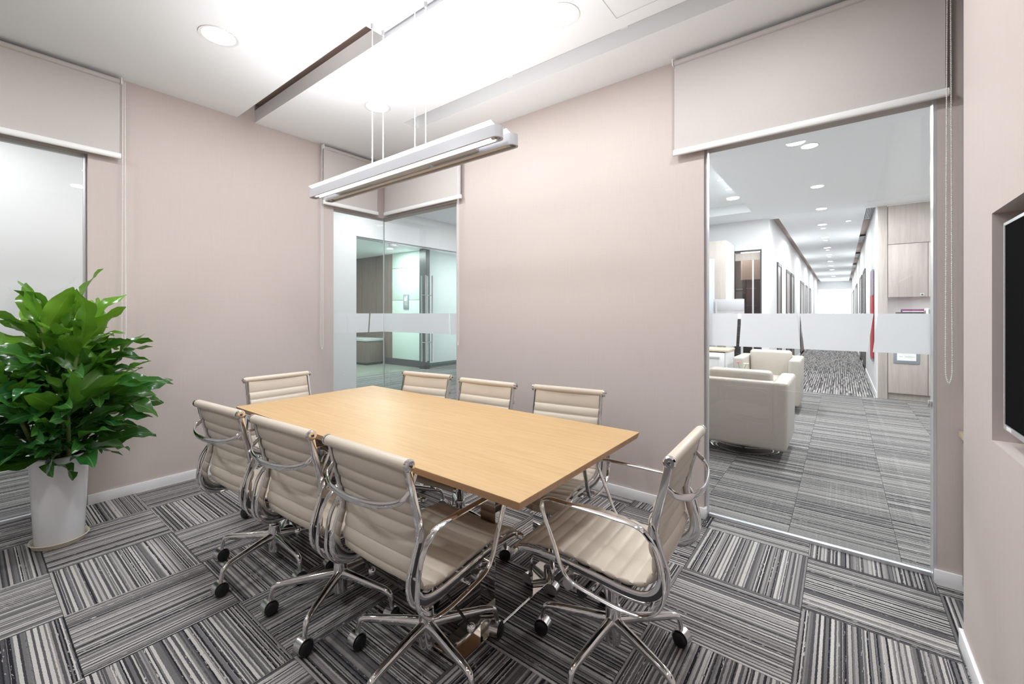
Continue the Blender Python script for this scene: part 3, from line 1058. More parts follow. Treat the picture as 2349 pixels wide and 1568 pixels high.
for k, (y0, y1) in enumerate(((8.95, 10.0), (12.3, 13.2), (15.8, 16.7), (19.3, 20.4))):
    g = thing('air_grille', ['nearest', 'second', 'third', 'farthest'][k] + ' louvred air grille in the right corridor ceiling slot', 'air grille', (0.369, (y0 + y1) / 2, CEIL + 0.045), 0, 'air grilles in the corridor slot')
    h = (y1 - y0) / 2
    bxo('frame', (-0.058, 0.058, -h, -h + 0.02, 0, 0.02), M['silver'], g)
    bxo('frame', (-0.058, 0.058, h - 0.02, h, 0, 0.02), M['silver'], g)
    for q in range(6):
        x = -0.05 + 0.02 * q
        bxo('slat', (x - 0.004, x + 0.004, -h + 0.02, h - 0.02, 0, 0.018), M['silver'], g)
    bxo('backing', (-0.058, 0.058, -h, h, 0.022, 0.03), M['black'], g)

# ---- ash cupboards in the lobby
CYF = 8.60
cab = thing('ash_pillar', 'pale ash pillar strip at the left of the cupboards', 'pillar', (0.50, 8.70, 0))
bxo('board', (-0.056, 0.054, -0.10, 0.12, 0, 2.93), M['ash'], cab, 0.002)
uc = thing('wall_cupboard', 'tall pale ash wall cupboard with small square pulls', 'cupboard', (1.5, 8.86, 1.535), 0)
bxo('body', (-0.94, 0.94, -0.24, 0.2, 0, 1.395), M['ash'], uc)
for x0, x1, z0, z1 in ((-0.94, 0.94, 0.805, 1.39), (-0.94, -0.506, 0.006, 0.798), (-0.498, -0.06, 0.006, 0.798), (-0.052, 0.43, 0.006, 0.798), (0.438, 0.94, 0.006, 0.798)):
    d = bxo('door', (x0, x1, -0.262, -0.242, z0, z1), M['ash'], uc, 0.002)
for x in (-0.565, -0.44):
    pl = bxo('pull', (x - 0.02, x + 0.02, -0.268, -0.262, 0.02, 0.055), M['silver'], uc, 0.001)
    bxo('slot', (-0.01, 0.01, -0.0045, -0.003, 0.010, 0.026), M['black'], pl)
lcb = thing('base_cupboard', 'pale ash base cupboard below the lit niche', 'cupboard', (1.5, 8.86, 0))
bxo('body', (-0.94, 0.94, -0.24, 0.2, 0.09, 1.03), M['ash'], lcb)
bxo('toe_kick', (-0.94, 0.94, -0.21, 0.2, 0, 0.09), M['ash'], lcb)
for x0, x1 in ((-0.94, -0.506), (-0.498, -0.06), (-0.052, 0.43), (0.438, 0.94)):
    bxo('door', (x0, x1, -0.262, -0.242, 0.10, 1.02), M['ash'], lcb, 0.002)
bxo('counter', (-0.94, 0.94, -0.265, 0.2, 1.03, 1.06), M['ashtop'], lcb, 0.002)
nb = struct(bxo('trim_2', (0.56, 2.44, 9.06, 9.09, 1.0, 1.6), M['white']), 'white back panel of the cupboard niche', 'trim')
ld = bpy.data.lights.new('niche_light', 'AREA')
ld.shape = 'RECTANGLE'; ld.size = 1.7; ld.size_y = 0.05; ld.energy = 4; ld.color = (1, 1, 1)
lo = bpy.data.objects.new('niche_strip', ld); COL.objects.link(lo); lo.parent = uc; lo.location = (0, -0.1, -0.012)
GB = 'books lying in the lit niche'
bz = 1.06
for k, (x0, w, h, mt, lab) in enumerate(((0.66, 0.30, 0.255, M['dark'], 'dark boxed book stack lying in the niche'), (0.72, 0.24, 0.045, M['purple'], 'plum coloured book on top of the dark stack'),
                                         (0.98, 0.028, 0.31, M['paper'], 'white upright book in the niche'), (1.012, 0.022, 0.30, M['greyframe'], 'thin blue grey upright book in the niche'),
                                         (1.037, 0.03, 0.31, M['silver'], 'silver grey upright book in the niche'), (1.10, 0.16, 0.30, M['greyframe'], 'wide grey patterned box in the niche'))):
    z = bz if k != 1 else bz + 0.256
    b = thing('book' if k < 5 else 'box', lab, 'book' if k < 5 else 'box', (x0 + w / 2, 8.72, z), 0, GB if k < 5 else None)
    bxo('cover', (-w / 2, w / 2, -0.09, 0.09, 0, h), mt, b, 0.002)
    bxo('pages', (-w / 2 + 0.004, w / 2 - 0.004, -0.0915, -0.02, 0.006, h * 0.35), M['paper'], b)
dh = thing('document_holder', 'grey framed notice sheet fixed on the base cupboard door', 'document holder', (0.765, 8.596, 0.55))
bxo('frame', (-0.145, 0.145, -0.012, 0, 0, 0.36), M['greyframe'], dh, 0.004)
bxo('sheet', (-0.105, 0.105, -0.015, -0.012, 0.045, 0.33), M['paper'], dh)
bm = bmesh.new()
for x0, x1, z in ((-0.08, -0.02, 0.275), (-0.08, 0.06, 0.25), (-0.08, -0.03, 0.205), (0.01, 0.09, 0.215), (-0.08, 0.09, 0.19), (-0.08, 0.05, 0.16), (-0.02, 0.09, 0.10), (-0.08, -0.04, 0.10)):
    box(bm, x0, x1, -0.0156, -0.0149, z, z + 0.006)
obj('printed_lines', bm, M['ink'], dh)

# red banner on the corridor wall
rb = thing('wall_banner', 'tall red banner with a violet top on the right corridor wall', 'banner', (0.425, 9.55, 0.5))
bm = bmesh.new()
P = [(-0.30, 0.05), (0.30, 0.05), (0.33, 1.1), (-0.33, 1.1)]
a = [bm.verts.new((-0.004, y, z)) for y, z in P]
b = [bm.verts.new((-0.022, y, z)) for y, z in P]
bm.faces.new(a); bm.faces.new(b[::-1])
for k in range(4):
    bm.faces.new((a[k], a[(k + 1) % 4], b[(k + 1) % 4], b[k]))
obj('red_panel', bm, M['red'], rb)
bxo('violet_panel', (-0.020, -0.004, -0.33, 0.33, 1.102, 1.53), M['violet'], rb)
bxo('violet_foot', (-0.020, -0.004, -0.30, 0.30, 0.0, 0.048), M['violet'], rb)

# ---- equipment room behind the dark door
dn = root_struct('door_20', 'dark framed glass door of the equipment room', 'door', (-1.335, 8.66, 0))
bxo('frame', (0.200, 0.224, -0.03, 0.03, 0, 2.43), M['dark'], dn)
bxo('frame', (-0.224, -0.200, -0.03, 0.03, 0, 2.43), M['dark'], dn)
bxo('frame', (-0.200, 0.200, -0.03, 0.03, 2.405, 2.43), M['dark'], dn)
bxo('transom', (-0.200, 0.200, -0.008, 0.008, 2.25, 2.38), M['ash'], dn)
bxo('glass_pane', (-0.200, 0.200, -0.003, 0.003, 0.01, 2.25), glass_mat('smoked_glass', (0.6, 0.56, 0.53, 1)), dn)
bxo('mullion', (0.075, 0.10, -0.02, 0.0, 0.01, 2.25), M['silver'], dn)
er = root_struct('wall_equipment_room', 'dark brown lining of the equipment room', 'wall')
bxo('panel', (-2.6, -1.12, 10.2, 10.3, 0, 3.0), M['brown'], er)
bxo('panel', (-2.7, -2.6, 8.75, 10.3, 0, 3.0), M['brown'], er)
bxo('panel', (-1.14, -1.12, 8.75, 10.2, 0, 3.0), M['brown'], er)
bxo('panel', (-2.6, -1.14, 8.75, 10.2, 2.9, 3.0), M['brown'], er)
bxo('panel', (-2.6, -1.14, 8.75, 10.2, -0.05, 0.0), M['sub'], er)
bxo('panel', (-1.56, -1.14, 9.35, 9.36, 1.95, 2.9), M['void'], er)
downlight(-1.6, 9.1, 2.89, 'added unseen light brightening the equipment room', 'added lights of the equipment room', 'T', 30)  # unseen lamp added so the server rack shows through the glass
rk = thing('server_rack', 'open server rack with violet cables behind the dark glass door', 'rack', (-1.5, 9.55, 0))
for x in (-0.27, 0.02, 0.27):
    bxo('upright', (x - 0.015, x + 0.015, -0.2, -0.17, 0, 1.95), M['dark'], rk)
for k in range(9):
    z = 0.3 + 0.18 * k
    s = bxo('switch_unit', (-0.255, 0.005, -0.19, 0.1, z, z + 0.06), M['dark'], rk, 0.002)
    bxo('port_row', (-0.10, 0.10, -0.149, -0.146, 0.02, 0.04), M['lampgrey'], s)
for k in range(5):
    z = 0.45 + 0.33 * k
    bxo('shelf_strip', (0.04, 0.2, -0.205, -0.19, z, z + 0.018), M['lampgrey'], rk)
bm = bmesh.new()
for k in range(12):
    x = 0.06 + 0.012 * k
    pts = spline([(x, -0.22, 1.82 - 0.01 * k), (x + 0.03 * sin(k), -0.25, 1.5), (x - 0.02, -0.23, 1.0), (x + 0.02 * cos(k), -0.24, 0.4)], 5)
    tube(bm, pts, 0.004, 5)
for k in range(14):
    z = 0.36 + 0.11 * k
    pts = spline([(-0.2 + 0.02 * (k % 5), -0.20, z), (-0.1, -0.24, z - 0.06), (0.03, -0.22, z + 0.03)], 4)
    tube(bm, pts, 0.003, 5)
c_ = obj('cable_bundle', bm, M['purple'], rk)
c_['kind'] = 'stuff'
bxo('indicator', (-0.2, -0.19, -0.195, -0.19, 0.42, 0.45), M['greenled'], rk)

# ---- tall cabinet, desk, screen and monitor at the left of the lobby
tc_ = thing('tall_cabinet', 'tall ash cabinet with a white side beside the equipment room door', 'cabinet', (-2.07, 8.26, 0))
bxo('body', (-0.53, 0.53, -0.345, 0.345, 0, 2.53), M['white'], tc_, 0.002)
bxo('door', (-0.53, -0.005, -0.365, -0.347, 0.02, 2.53), M['ash'], tc_, 0.002)
bxo('door', (0.005, 0.528, -0.365, -0.347, 0.02, 2.53), M['ash'], tc_, 0.002)
gp = thing('grey_partition', 'pale blue grey partition board left of the tall ash cabinet', 'partition', (-1.99, 7.62, 0))
bxo('board', (-0.55, 0.33, -0.02, 0.02, 0.05, 2.20), plain('blue_grey_board', (0.50, 0.54, 0.60, 1), 0.5), gp, 0.01)
bxo('foot', (-0.55, 0.33, -0.08, 0.08, 0, 0.05), M['silver'], gp, 0.004)
dk = thing('desk', 'white side desk with a pale wood top behind the far armchair', 'desk', (-1.80, 7.12, 0))
bxo('desktop', (-0.60, 0.50, -0.32, 0.20, 0.735, 0.765), M['ashtop'], dk, 0.002)
bxo('side_panel', (0.46, 0.49, -0.31, 0.19, 0, 0.735), M['white'], dk)
bxo('side_panel', (-0.59, -0.56, -0.31, 0.19, 0, 0.735), M['white'], dk)
dr = bxo('drawer', (0.12, 0.455, -0.315, 0.2, 0.42, 0.72), M['white'], dk, 0.002)
bxo('pull', (-0.1, 0.1, -0.275, -0.2575, 0.22, 0.24), M['silver'], dr)
ds = thing('desk_screen', 'white desk screen with a grey fabric band above the far armchair', 'desk screen', (-1.40, 7.385, 0))
bxo('panel', (-0.22, 0.215, -0.015, 0.015, 1.21, 1.30), M['white'], ds, 0.003)
for x_ in (-0.19, 0.185):
    bxo('leg', (x_ - 0.015, x_ + 0.015, -0.012, 0.012, 0.048, 1.208), M['silver'], ds)
bxo('fabric_band', (-0.22, 0.215, -0.022, 0.018, 1.335, 1.52), M['greyfab'], ds, 0.003)
bxo('rail', (-0.22, 0.215, -0.018, 0.018, 1.302, 1.333), M['silver'], ds)
bxo('clamp_post', (-0.19, -0.165, -0.035, -0.018, 0.766, 1.5), M['lampgrey'], ds)
bxo('foot', (-0.22, 0.215, -0.05, 0.05, 0, 0.048), M['silver'], ds)
mo = thing('monitor', 'dark monitor at the left edge of the tall glass', 'monitor', (-1.86, 7.02, 0.766))
bxo('stand_foot', (-0.11, 0.11, -0.08, 0.08, 0, 0.012), M['dark'], mo, 0.003)
bxo('stand_post', (-0.02, 0.02, -0.01, 0.01, 0.012, 0.35), M['dark'], mo)
bxo('shell', (-0.31, 0.24, -0.04, -0.012, 0.30, 0.95), M['dark'], mo, 0.004)
bxo('display', (-0.29, 0.22, -0.043, -0.04, 0.32, 0.93), M['screen'], mo)


# ---- lounge armchairs
def armchair(label, loc, rz, w, d):
    t = thing('lounge_armchair', label, 'armchair', loc, rz, 'cream lounge armchairs')
    # local: back at -y, opening at +y
    hw, hd = w / 2, d / 2
    def slab(name, x0, x1, y0, y1, z0, z1, bev=0.03, taper=0.0):
        bm = bmesh.new()
        v = box(bm, x0, x1, y0, y1, z0, z1)
        for q in v[:4]:
            q.co.x *= (1 - taper)
            q.co.y *= (1 - taper)
        return obj(name, bm, M['leather2'], t, 35, bev, 3)
    slab('arm', hw - 0.13, hw, -hd, hd, 0.10, 0.70, taper=0.04)
    slab('arm', -hw, -hw + 0.13, -hd, hd, 0.10, 0.70, taper=0.04)
    slab('back_shell', -hw + 0.1, hw - 0.1, -hd, -hd + 0.12, 0.10, 0.70, taper=0.02)
    slab('back_cushion', -hw + 0.135, hw - 0.135, -hd + 0.10, -hd + 0.26, 0.38, 0.775, 0.04)
    slab('seat_cushion', -hw + 0.135, hw - 0.135, -hd + 0.22, hd - 0.005, 0.27, 0.43, 0.035)
    slab('seat_base', -hw + 0.12, hw - 0.12, -hd + 0.10, hd - 0.03, 0.11, 0.27, 0.01)
    bm = bmesh.new()
    lathe(bm, [(0.29, 0.0), (0.30, 0.006), (0.29, 0.014), (0.04, 0.022), (0.035, 0.11)], n=36)
    obj('swivel_base', bm, M['chrome'], t, 40)
    bm = bmesh.new()
    tube(bm, [Vector((0.27 * cos(a), 0.27 * sin(a), 0.06)) for a in [2 * pi * k / 36 for k in range(36)]], 0.006, 6, closed=True)
    obj('swivel_ring', bm, M['chrome'], t, 40)
    return t


armchair('cream leather swivel armchair seen from behind, closest to the glass', (-0.755, 4.70, 0), 0.0, 0.80, 0.78)
armchair('cream leather swivel armchair facing the glass, farther back', (-0.80, 6.90, 0), pi, 0.78, 0.76)

ct = thing('coffee_table', 'small round table between the two cream armchairs', 'table', (-0.98, 5.80, 0))
bm = bmesh.new(); lathe(bm, [(0.22, 0.44), (0.225, 0.452), (0.22, 0.462)], n=36); obj('tabletop', bm, M['white'], ct, 40)
bm = bmesh.new(); lathe(bm, [(0.16, 0.0), (0.16, 0.012), (0.025, 0.02), (0.022, 0.44)], n=24); obj('pedestal', bm, M['chrome'], ct, 40)
vz = thing('flower_vase', 'small vase holding one magenta and one cream flower', 'vase', (-0.95, 5.76, 0.462))
bm = bmesh.new(); lathe(bm, [(0.03, 0), (0.042, 0.03), (0.03, 0.09), (0.022, 0.12), (0.018, 0.12), (0.026, 0.09)], n=20, cap1=False); obj('vase_body', bm, M['pot'], vz, 40)
for (dx, dy, hz, mt) in ((-0.035, -0.02, 0.235, M['pinkfl']), (0.045, 0.02, 0.225, M['whitefl'])):
    bm = bmesh.new()
    tube(bm, spline([(0, 0, 0.03), (dx * 0.4, dy * 0.4, 0.14), (dx, dy, hz)], 5), 0.0022, 6)
    st = obj('flower_stem', bm, M['stem'], vz, 40)
    bm = bmesh.new()
    for k in range(12):
        a = 2 * pi * k / 12
        u = Vector((cos(a), sin(a), 0.35))
        s = Vector((-sin(a), cos(a), 0))
        c = Vector((dx, dy, hz))
        p = [c + s * 0.003, c + u * 0.022 + s * 0.008, c + u * 0.036, c + u * 0.022 - s * 0.008, c - s * 0.003]
        bm.faces.new([bm.verts.new(q) for q in p])
    lathe(bm, [(0.002, hz + 0.001), (0.009, hz + 0.004), (0.002, hz + 0.008)], cx=dx, cy=dy, n=10)
    obj('flower_head', bm, mt, st)

# ================================================================== MEETING ROOM OBJECTS
# ---- table
TX0, TX1, TY0, TY1, TZ = -2.875, -0.752, 1.010, 1.955, 0.74
tbl = thing('conference_table', 'rectangular maple conference table on mirrored steel legs', 'table', ((TX0 + TX1) / 2, (TY0 + TY1) / 2, 0))
hx, hy = (TX1 - TX0) / 2, (TY1 - TY0) / 2
bm = bmesh.new()
box(bm, -hx, hx, -hy, hy, 0.7375, TZ)
obj('tabletop', bm, M['maple'], tbl, None)
bm = bmesh.new()
v = box(bm, -hx, hx, -hy, hy, 0.712, 0.7375)
for q in v[:4]:
    q.co.x *= (hx - 0.008) / hx
    q.co.y *= (hy - 0.008) / hy
obj('edge_band', bm, M['mapledge'], tbl, None)['label'] = 'darker bevelled wooden edge'
for cx_ in (-1.155, -2.60):
    lx = cx_ - (TX0 + TX1) / 2
    bm = bmesh.new()
    box(bm, lx - 0.04, lx + 0.04, 1.33 - (TY0 + TY1) / 2, 1.60 - (TY0 + TY1) / 2, 0.014, 0.7115)
    lg = obj('leg', bm, M['mirror'], tbl, 30, 0.001, 1)
    bm = bmesh.new()
    box(bm, lx - 0.085, lx + 0.045, 1.12 - (TY0 + TY1) / 2, 1.84 - (TY0 + TY1) / 2, 0.0, 0.014)
    obj('foot_plate', bm, plain('mirror_plate', (0.74, 0.72, 0.70, 1), 0.03, 1.0) if cx_ > -2 else bpy.data.materials['mirror_plate'], lg, None, 0.0015, 1)


# ---- swivel chair with ribbed leather sling
SH = 0.010     # whole sling height trim


def sling_profile():
    pts = [(-0.252, 0.838), (-0.236, 0.77), (-0.212, 0.69), (-0.190, 0.615), (-0.196, 0.55), (-0.205, 0.50), (-0.190, 0.450), (-0.150, 0.424),
           (-0.08, 0.420), (0.02, 0.430), (0.12, 0.440), (0.21, 0.440), (0.278, 0.426), (0.310, 0.402)]
    return spline([(0, y, z + SH) for y, z in pts], 20)


def make_sheet(prof, hw, seams, puff=0.0085):
    """thin upholstered sheet: cross ribs between seams, thickness swelling between them"""
    bm = bmesh.new()
    n = len(prof)
    s = [0.0]
    for a, b in zip(prof[:-1], prof[1:]):
        s.append(s[-1] + (b - a).length)
    tot = s[-1]
    cols = [-1, -0.97, -0.6, -0.2, 0.2, 0.6, 0.97, 1]
    fr, bk = [], []
    for i, p in enumerate(prof):
        T = prof[min(i + 1, n - 1)] - prof[max(i - 1, 0)]
        T.normalize()
        N = Vector((0, -T.z, T.y))      # toward the sitter
        N = -N if N.dot(Vector((0, 0.6, 0.8))) < 0 else N
        # rib phase
        u = s[i] / tot
        lo = max([q for q in seams if q <= u + 1e-6] or [0.0])
        hi = min([q for q in seams if q > u + 1e-6] or [1.0])
        f = (u - lo) / max(hi - lo, 1e-6)
        th = 0.0022 + puff * (max(0.0, sin(pi * f)) ** 0.40)
        r0, r1 = [], []
        for c in cols:
            e = 0.55 if abs(c) == 1 else 1.0
            sag = (1 - c * c) * 0.006
            r0.append(bm.verts.new(Vector((c * hw, p.y, p.z)) + N * (th * e - sag)))
            r1.append(bm.verts.new(Vector((c * hw, p.y, p.z)) - N * (th * e + sag)))
        fr.append(r0); bk.append(r1)
    m = len(cols)
    for i in range(n - 1):
        for k in range(m - 1):
            bm.faces.new((fr[i][k], fr[i][k + 1], fr[i + 1][k + 1], fr[i + 1][k]))
            bm.faces.new((bk[i][k + 1], bk[i][k], bk[i + 1][k], bk[i + 1][k + 1]))
        bm.faces.new((fr[i][0], fr[i + 1][0], bk[i + 1][0], bk[i][0]))
        bm.faces.new((fr[i + 1][-1], fr[i][-1], bk[i][-1], bk[i + 1][-1]))
    bm.faces.new(fr[0][::-1] + bk[0])
    bm.faces.new(fr[-1] + bk[-1][::-1])
    return bm


BY = 0.008     # base set a little forward under the seat


def make_chair(label, leg_deg):
    t = thing('swivel_chair', label, 'chair', (0, 0, 0), 0, 'cream ribbed swivel chairs around the table')
    prof = sling_profile()
    split = 20 * 6 + 6
    hw = 0.196
    # back (upper) and seat (lower) share the seam near the bottom bend
    bseam = [0.0, 0.20, 0.315, 0.43, 0.545, 0.66, 0.775, 0.89, 1.0]
    obj('backrest', make_sheet(prof[:split + 1], hw, bseam), M['leather'], t, 60)
    nse = 10
    obj('seat', make_sheet(prof[split:], hw, [k / nse for k in range(nse + 1)]), M['leather'], t, 60)
    # rolled top and front edges with caps
    for nm, (y, z), r in (('head_roll', (-0.258, 0.842 + SH), 0.019), ('front_roll', (0.310, 0.398 + SH), 0.014)):
        bm = bmesh.new()
        lathe(bm, [(r * 0.9, -0.216), (r, -0.21), (r, 0.21), (r * 0.9, 0.216)], n=20, axis='X', origin=(0, y, z))
        ro = obj(nm, bm, M['leather'], t, 40)
        for sx in (-1, 1):
            bm = bmesh.new()
            pr = [(r * 1.02, 0.214), (r * 1.04, 0.222), (r * 0.8, 0.227), (r * 0.35, 0.227), (r * 0.3, 0.224), (r * 0.05, 0.2245)]
            lathe(bm, [(a, b * sx) for a, b in pr], n=20, axis='X', origin=(0, y, z), cap0=False)
            obj('end_cap', bm, M['chrome'], ro, 40)
            if nm == 'head_roll':
                bm = bmesh.new()
                lathe(bm, [(0.0032, 0.2225 * sx), (0.0032, 0.2278 * sx)], n=8, axis='X', origin=(0, y, z))
                obj('screw', bm, M['dark'], ro, 40)
    # side frames: double-webbed polished ribs
    fpts = [(-0.252, 0.832), (-0.240, 0.77), (-0.220, 0.69), (-0.205, 0.615), (-0.222, 0.55), (-0.238, 0.49), (-0.228, 0.435), (-0.188, 0.400),
            (-0.12, 0.392), (0.0, 0.404), (0.12, 0.416), (0.21, 0.418), (0.278, 0.410), (0.310, 0.396)]
    fs = spline([(0, y, z + SH) for y, z in fpts], 6)
    n = len(fs)
    tw = []
    for i in range(n):
        u = i / (n - 1)
        k = 0.024 + 0.022 * max(0.0, 1 - abs(u - 0.48) / 0.34)
        tw.append(k)
    for sx in (-1, 1):
        bm = bmesh.new()
        sweep(bm, [Vector((sx * 0.206, p.y, p.z)) for p in fs], 0.012, tw, (1, 0, 0), sides=12, power=4)
        sf = obj('side_frame', bm, M['chrome'], t, 35)
        bm = bmesh.new()
        sweep(bm, [Vector((sx * 0.2125, p.y, p.z)) for p in fs[20:62]], 0.003, [w * 0.35 for w in tw[20:62]], (1, 0, 0), sides=8, power=4)
        obj('groove', bm, M['dark'], sf, 35)
        # arm: closed loop of flat bar
        ap = [(-0.200, 0.612), (-0.165, 0.634), (-0.08, 0.640), (0.07, 0.642), (0.145, 0.641), (0.172, 0.624), (0.168, 0.585), (0.130, 0.50), (0.098, 0.425),
              (0.060, 0.385), (-0.02, 0.368), (-0.12, 0.358), (-0.185, 0.365), (-0.228, 0.395), (-0.248, 0.440), (-0.246, 0.500), (-0.232, 0.565)]
        a = spline([(sx * 0.244, y, z + SH) for y, z in ap], 5, closed=True)
        wd = []
        for p in a:
            wd.append(0.026 if p.z > 0.61 else 0.019)
        bm = bmesh.new()
        sweep(bm, a, wd, 0.0105, (1, 0, 0), closed=True, sides=12, power=2.4)
        ar = obj('armrest', bm, M['chrome'], t, 40)
        for (yy, zz_) in ((-0.236, 0.50), (-0.205, 0.393), (-0.02, 0.385), (0.085, 0.41)):
            bm = bmesh.new()
            lathe(bm, [(0.006, 0.208 * sx), (0.006, 0.240 * sx)], n=10, axis='X', origin=(0, yy, zz_ + SH))
            obj('spacer', bm, M['chrome'], ar, 40)
    # rear bowed stretcher
    st = spline([(-0.206, -0.236, 0.775), (-0.203, -0.252, 0.752), (-0.190, -0.276, 0.733), (-0.12, -0.304, 0.718), (0, -0.316, 0.713),
                 (0.12, -0.304, 0.718), (0.190, -0.276, 0.733), (0.203, -0.252, 0.752), (0.206, -0.236, 0.775)], 6)
    bm = bmesh.new()
    nn = len(st)
    sweep(bm, [p + Vector((0, 0, SH)) for p in st], [0.012 + 0.012 * sin(pi * i / (nn - 1)) for i in range(nn)], 0.010, (0, 0, 1), sides=12, power=2.4)
    obj('back_stretcher', bm, M['chrome'], t, 40)
    # under-seat stretchers and mechanism
    for y in (-0.10, 0.08):
        bm = bmesh.new()
        pts = spline([(-0.204, y, 0.400), (-0.14, y * 0.6, 0.372), (0, y * 0.45, 0.366), (0.14, y * 0.6, 0.372), (0.204, y, 0.400)], 6)
        sweep(bm, pts, 0.030, 0.014, (0, 1, 0), sides=10, power=2.4)
        obj('seat_stretcher', bm, M['chrome'], t, 40)
    bm = bmesh.new()
    box(bm, -0.060, 0.060, -0.085, 0.13, 0.318, 0.372)
    mech = obj('tilt_mechanism', bm, M['black'], t, 40, 0.012, 2)
    bm = bmesh.new()
    lathe(bm, [(0.006, 0.10), (0.006, 0.125), (0.020, 0.127), (0.022, 0.132), (0.022, 0.150), (0.018, 0.155)], n=16, axis='Y', origin=(0.0, 0.0, 0.335))
    obj('tension_knob', bm, M['chrome2'], mech, 40)
    for sx in (-1, 1):
        bm = bmesh.new()
        lathe(bm, [(0.006, 0.055 * sx), (0.006, 0.150 * sx), (0.021, 0.151 * sx), (0.022, 0.153 * sx), (0.022, 0.182 * sx), (0.018, 0.186 * sx)], n=18, axis='X', origin=(0, 0.105, 0.335))
        obj('side_knob', bm, M['chrome2'], mech, 40)
    bm = bmesh.new()
    lathe(bm, [(0.0055, -0.055), (0.0055, -0.165), (0.017, -0.167), (0.020, -0.182), (0.015, -0.190)], n=16, axis='X', origin=(0, 0.05, 0.325))
    obj('tilt_knob', bm, M['black'], mech, 40)
    bm = bmesh.new()
    tube(bm, [Vector((0.05, 0.0, 0.335)), Vector((0.13, 0.0, 0.29)), Vector((0.222, 0.0, 0.236))], 0.0048, 8)
    lv = obj('height_lever', bm, M['black'], mech, 40)
    bm = bmesh.new()
    lathe(bm, [(0.015 * sin(pi * k / 8) + 0.0004, 0.230 - 0.016 * cos(pi * k / 8)) for k in range(9)], cx=0.231, cy=0.0, n=16)
    obj('lever_ball', bm, M['chrome'], lv, 60)
    # column
    bm = bmesh.new()
    lathe(bm, [(0.024, 0.060), (0.029, 0.064), (0.029, 0.185), (0.026, 0.200), (0.020, 0.203), (0.020, 0.262), (0.014, 0.264), (0.014, 0.32)], cy=BY, n=24)
    obj('column', bm, M['chrome'], t, 40)
    # five legs with casters
    bm = bmesh.new()
    lp = spline([(0.022, 0, 0.142), (0.09, 0, 0.139), (0.17, 0, 0.132), (0.238, 0, 0.126), (0.268, 0, 0.117), (0.279, 0, 0.096), (0.285, 0, 0.062)], 5)
    n = len(lp)
    sweep(bm, lp, [0.036 - 0.019 * i / (n - 1) for i in range(n)], [0.044 - 0.028 * (i / (n - 1)) ** 0.8 for i in range(n)], (0, 1, 0), sides=12, power=2.2)
    legm = mesh('leg', bm, M['chrome'], 40)
    # hooded caster (drum + dark wheel discs), axle along local y
    bm = bmesh.new()
    na = 16
    rings = []
    for yy, rr in ((-0.024, 0.0325), (0.013, 0.0325), (0.013, 0.0295), (-0.024, 0.0295)):
        rings.append([bm.verts.new((rr * cos(radians(-25 + 230 * k / na)), yy, 0.0320 + rr * sin(radians(-25 + 230 * k / na)))) for k in range(na + 1)])
    for q in range(4):
        a, b = rings[q], rings[(q + 1) % 4]
        for k in range(na):
            bm.faces.new((a[k], a[k + 1], b[k + 1], b[k]))
    for k in (0, na):
        bm.faces.new([r[k] for r in rings] if k else [r[k] for r in rings][::-1])
    fan = [bm.verts.new((0.0325 * cos(radians(-25 + 230 * k / na)), -0.0242, 0.0320 + 0.0325 * sin(radians(-25 + 230 * k / na)))) for k in range(na + 1)]
    bm.faces.new(fan)
    hoodm = mesh('caster', bm, M['chrome2'], 40)
    bm = bmesh.new()
    lathe(bm, [(0.022, -0.022), (0.0265, -0.020), (0.0285, 0.012), (0.0275, 0.018), (0.020, 0.022), (0.004, 0.023)], n=20, axis='Y', origin=(0, 0, 0.0295))
    wheelm = mesh('wheel', bm, M['black'], 40)
    bm = bmesh.new()
    lathe(bm, [(0.0075, 0.050), (0.0075, 0.075)], n=10)
    stemm = mesh('stem', bm, M['chrome2'], 40)
    for k, dg in enumerate(leg_deg):
        a = radians(dg)
        link('leg', legm, t, (0, BY, 0), (0, 0, a))
        r = 0.285
        ca = link('caster', hoodm, t, (r * cos(a), BY + r * sin(a), 0.0005), (0, 0, 0.0))
        ca['sw'] = k
        link('wheel', wheelm, ca)
        link('stem', stemm, ca)
    return t


def place(t, x, y, rz, label, legs, cast):
    t.location = (x, y, 0)
    t.rotation_euler = (0, 0, rz)
    t['label'] = label
    ls = [c for c in t.children if c.name.startswith('leg')]
    cs = [c for c in t.children if c.name.startswith('caster')]
    for k, (l_, c_) in enumerate(zip(ls, cs)):
        a = radians(legs + 72 * k) - rz
        l_.rotation_euler = (0, 0, a)
        c_.location = (0.285 * cos(a), BY + 0.285 * sin(a), 0.0005)
        c_.rotation_euler = (0, 0, radians(cast[k % len(cast)]) - rz)


def seat_at(bx, by, facing_deg):
    """hub position from the centre of the head roll and the facing direction (degrees from +Y, counter-clockwise)"""
    a = radians(facing_deg)
    d = 0.262
    return bx - sin(a) * d, by + cos(a) * d, a


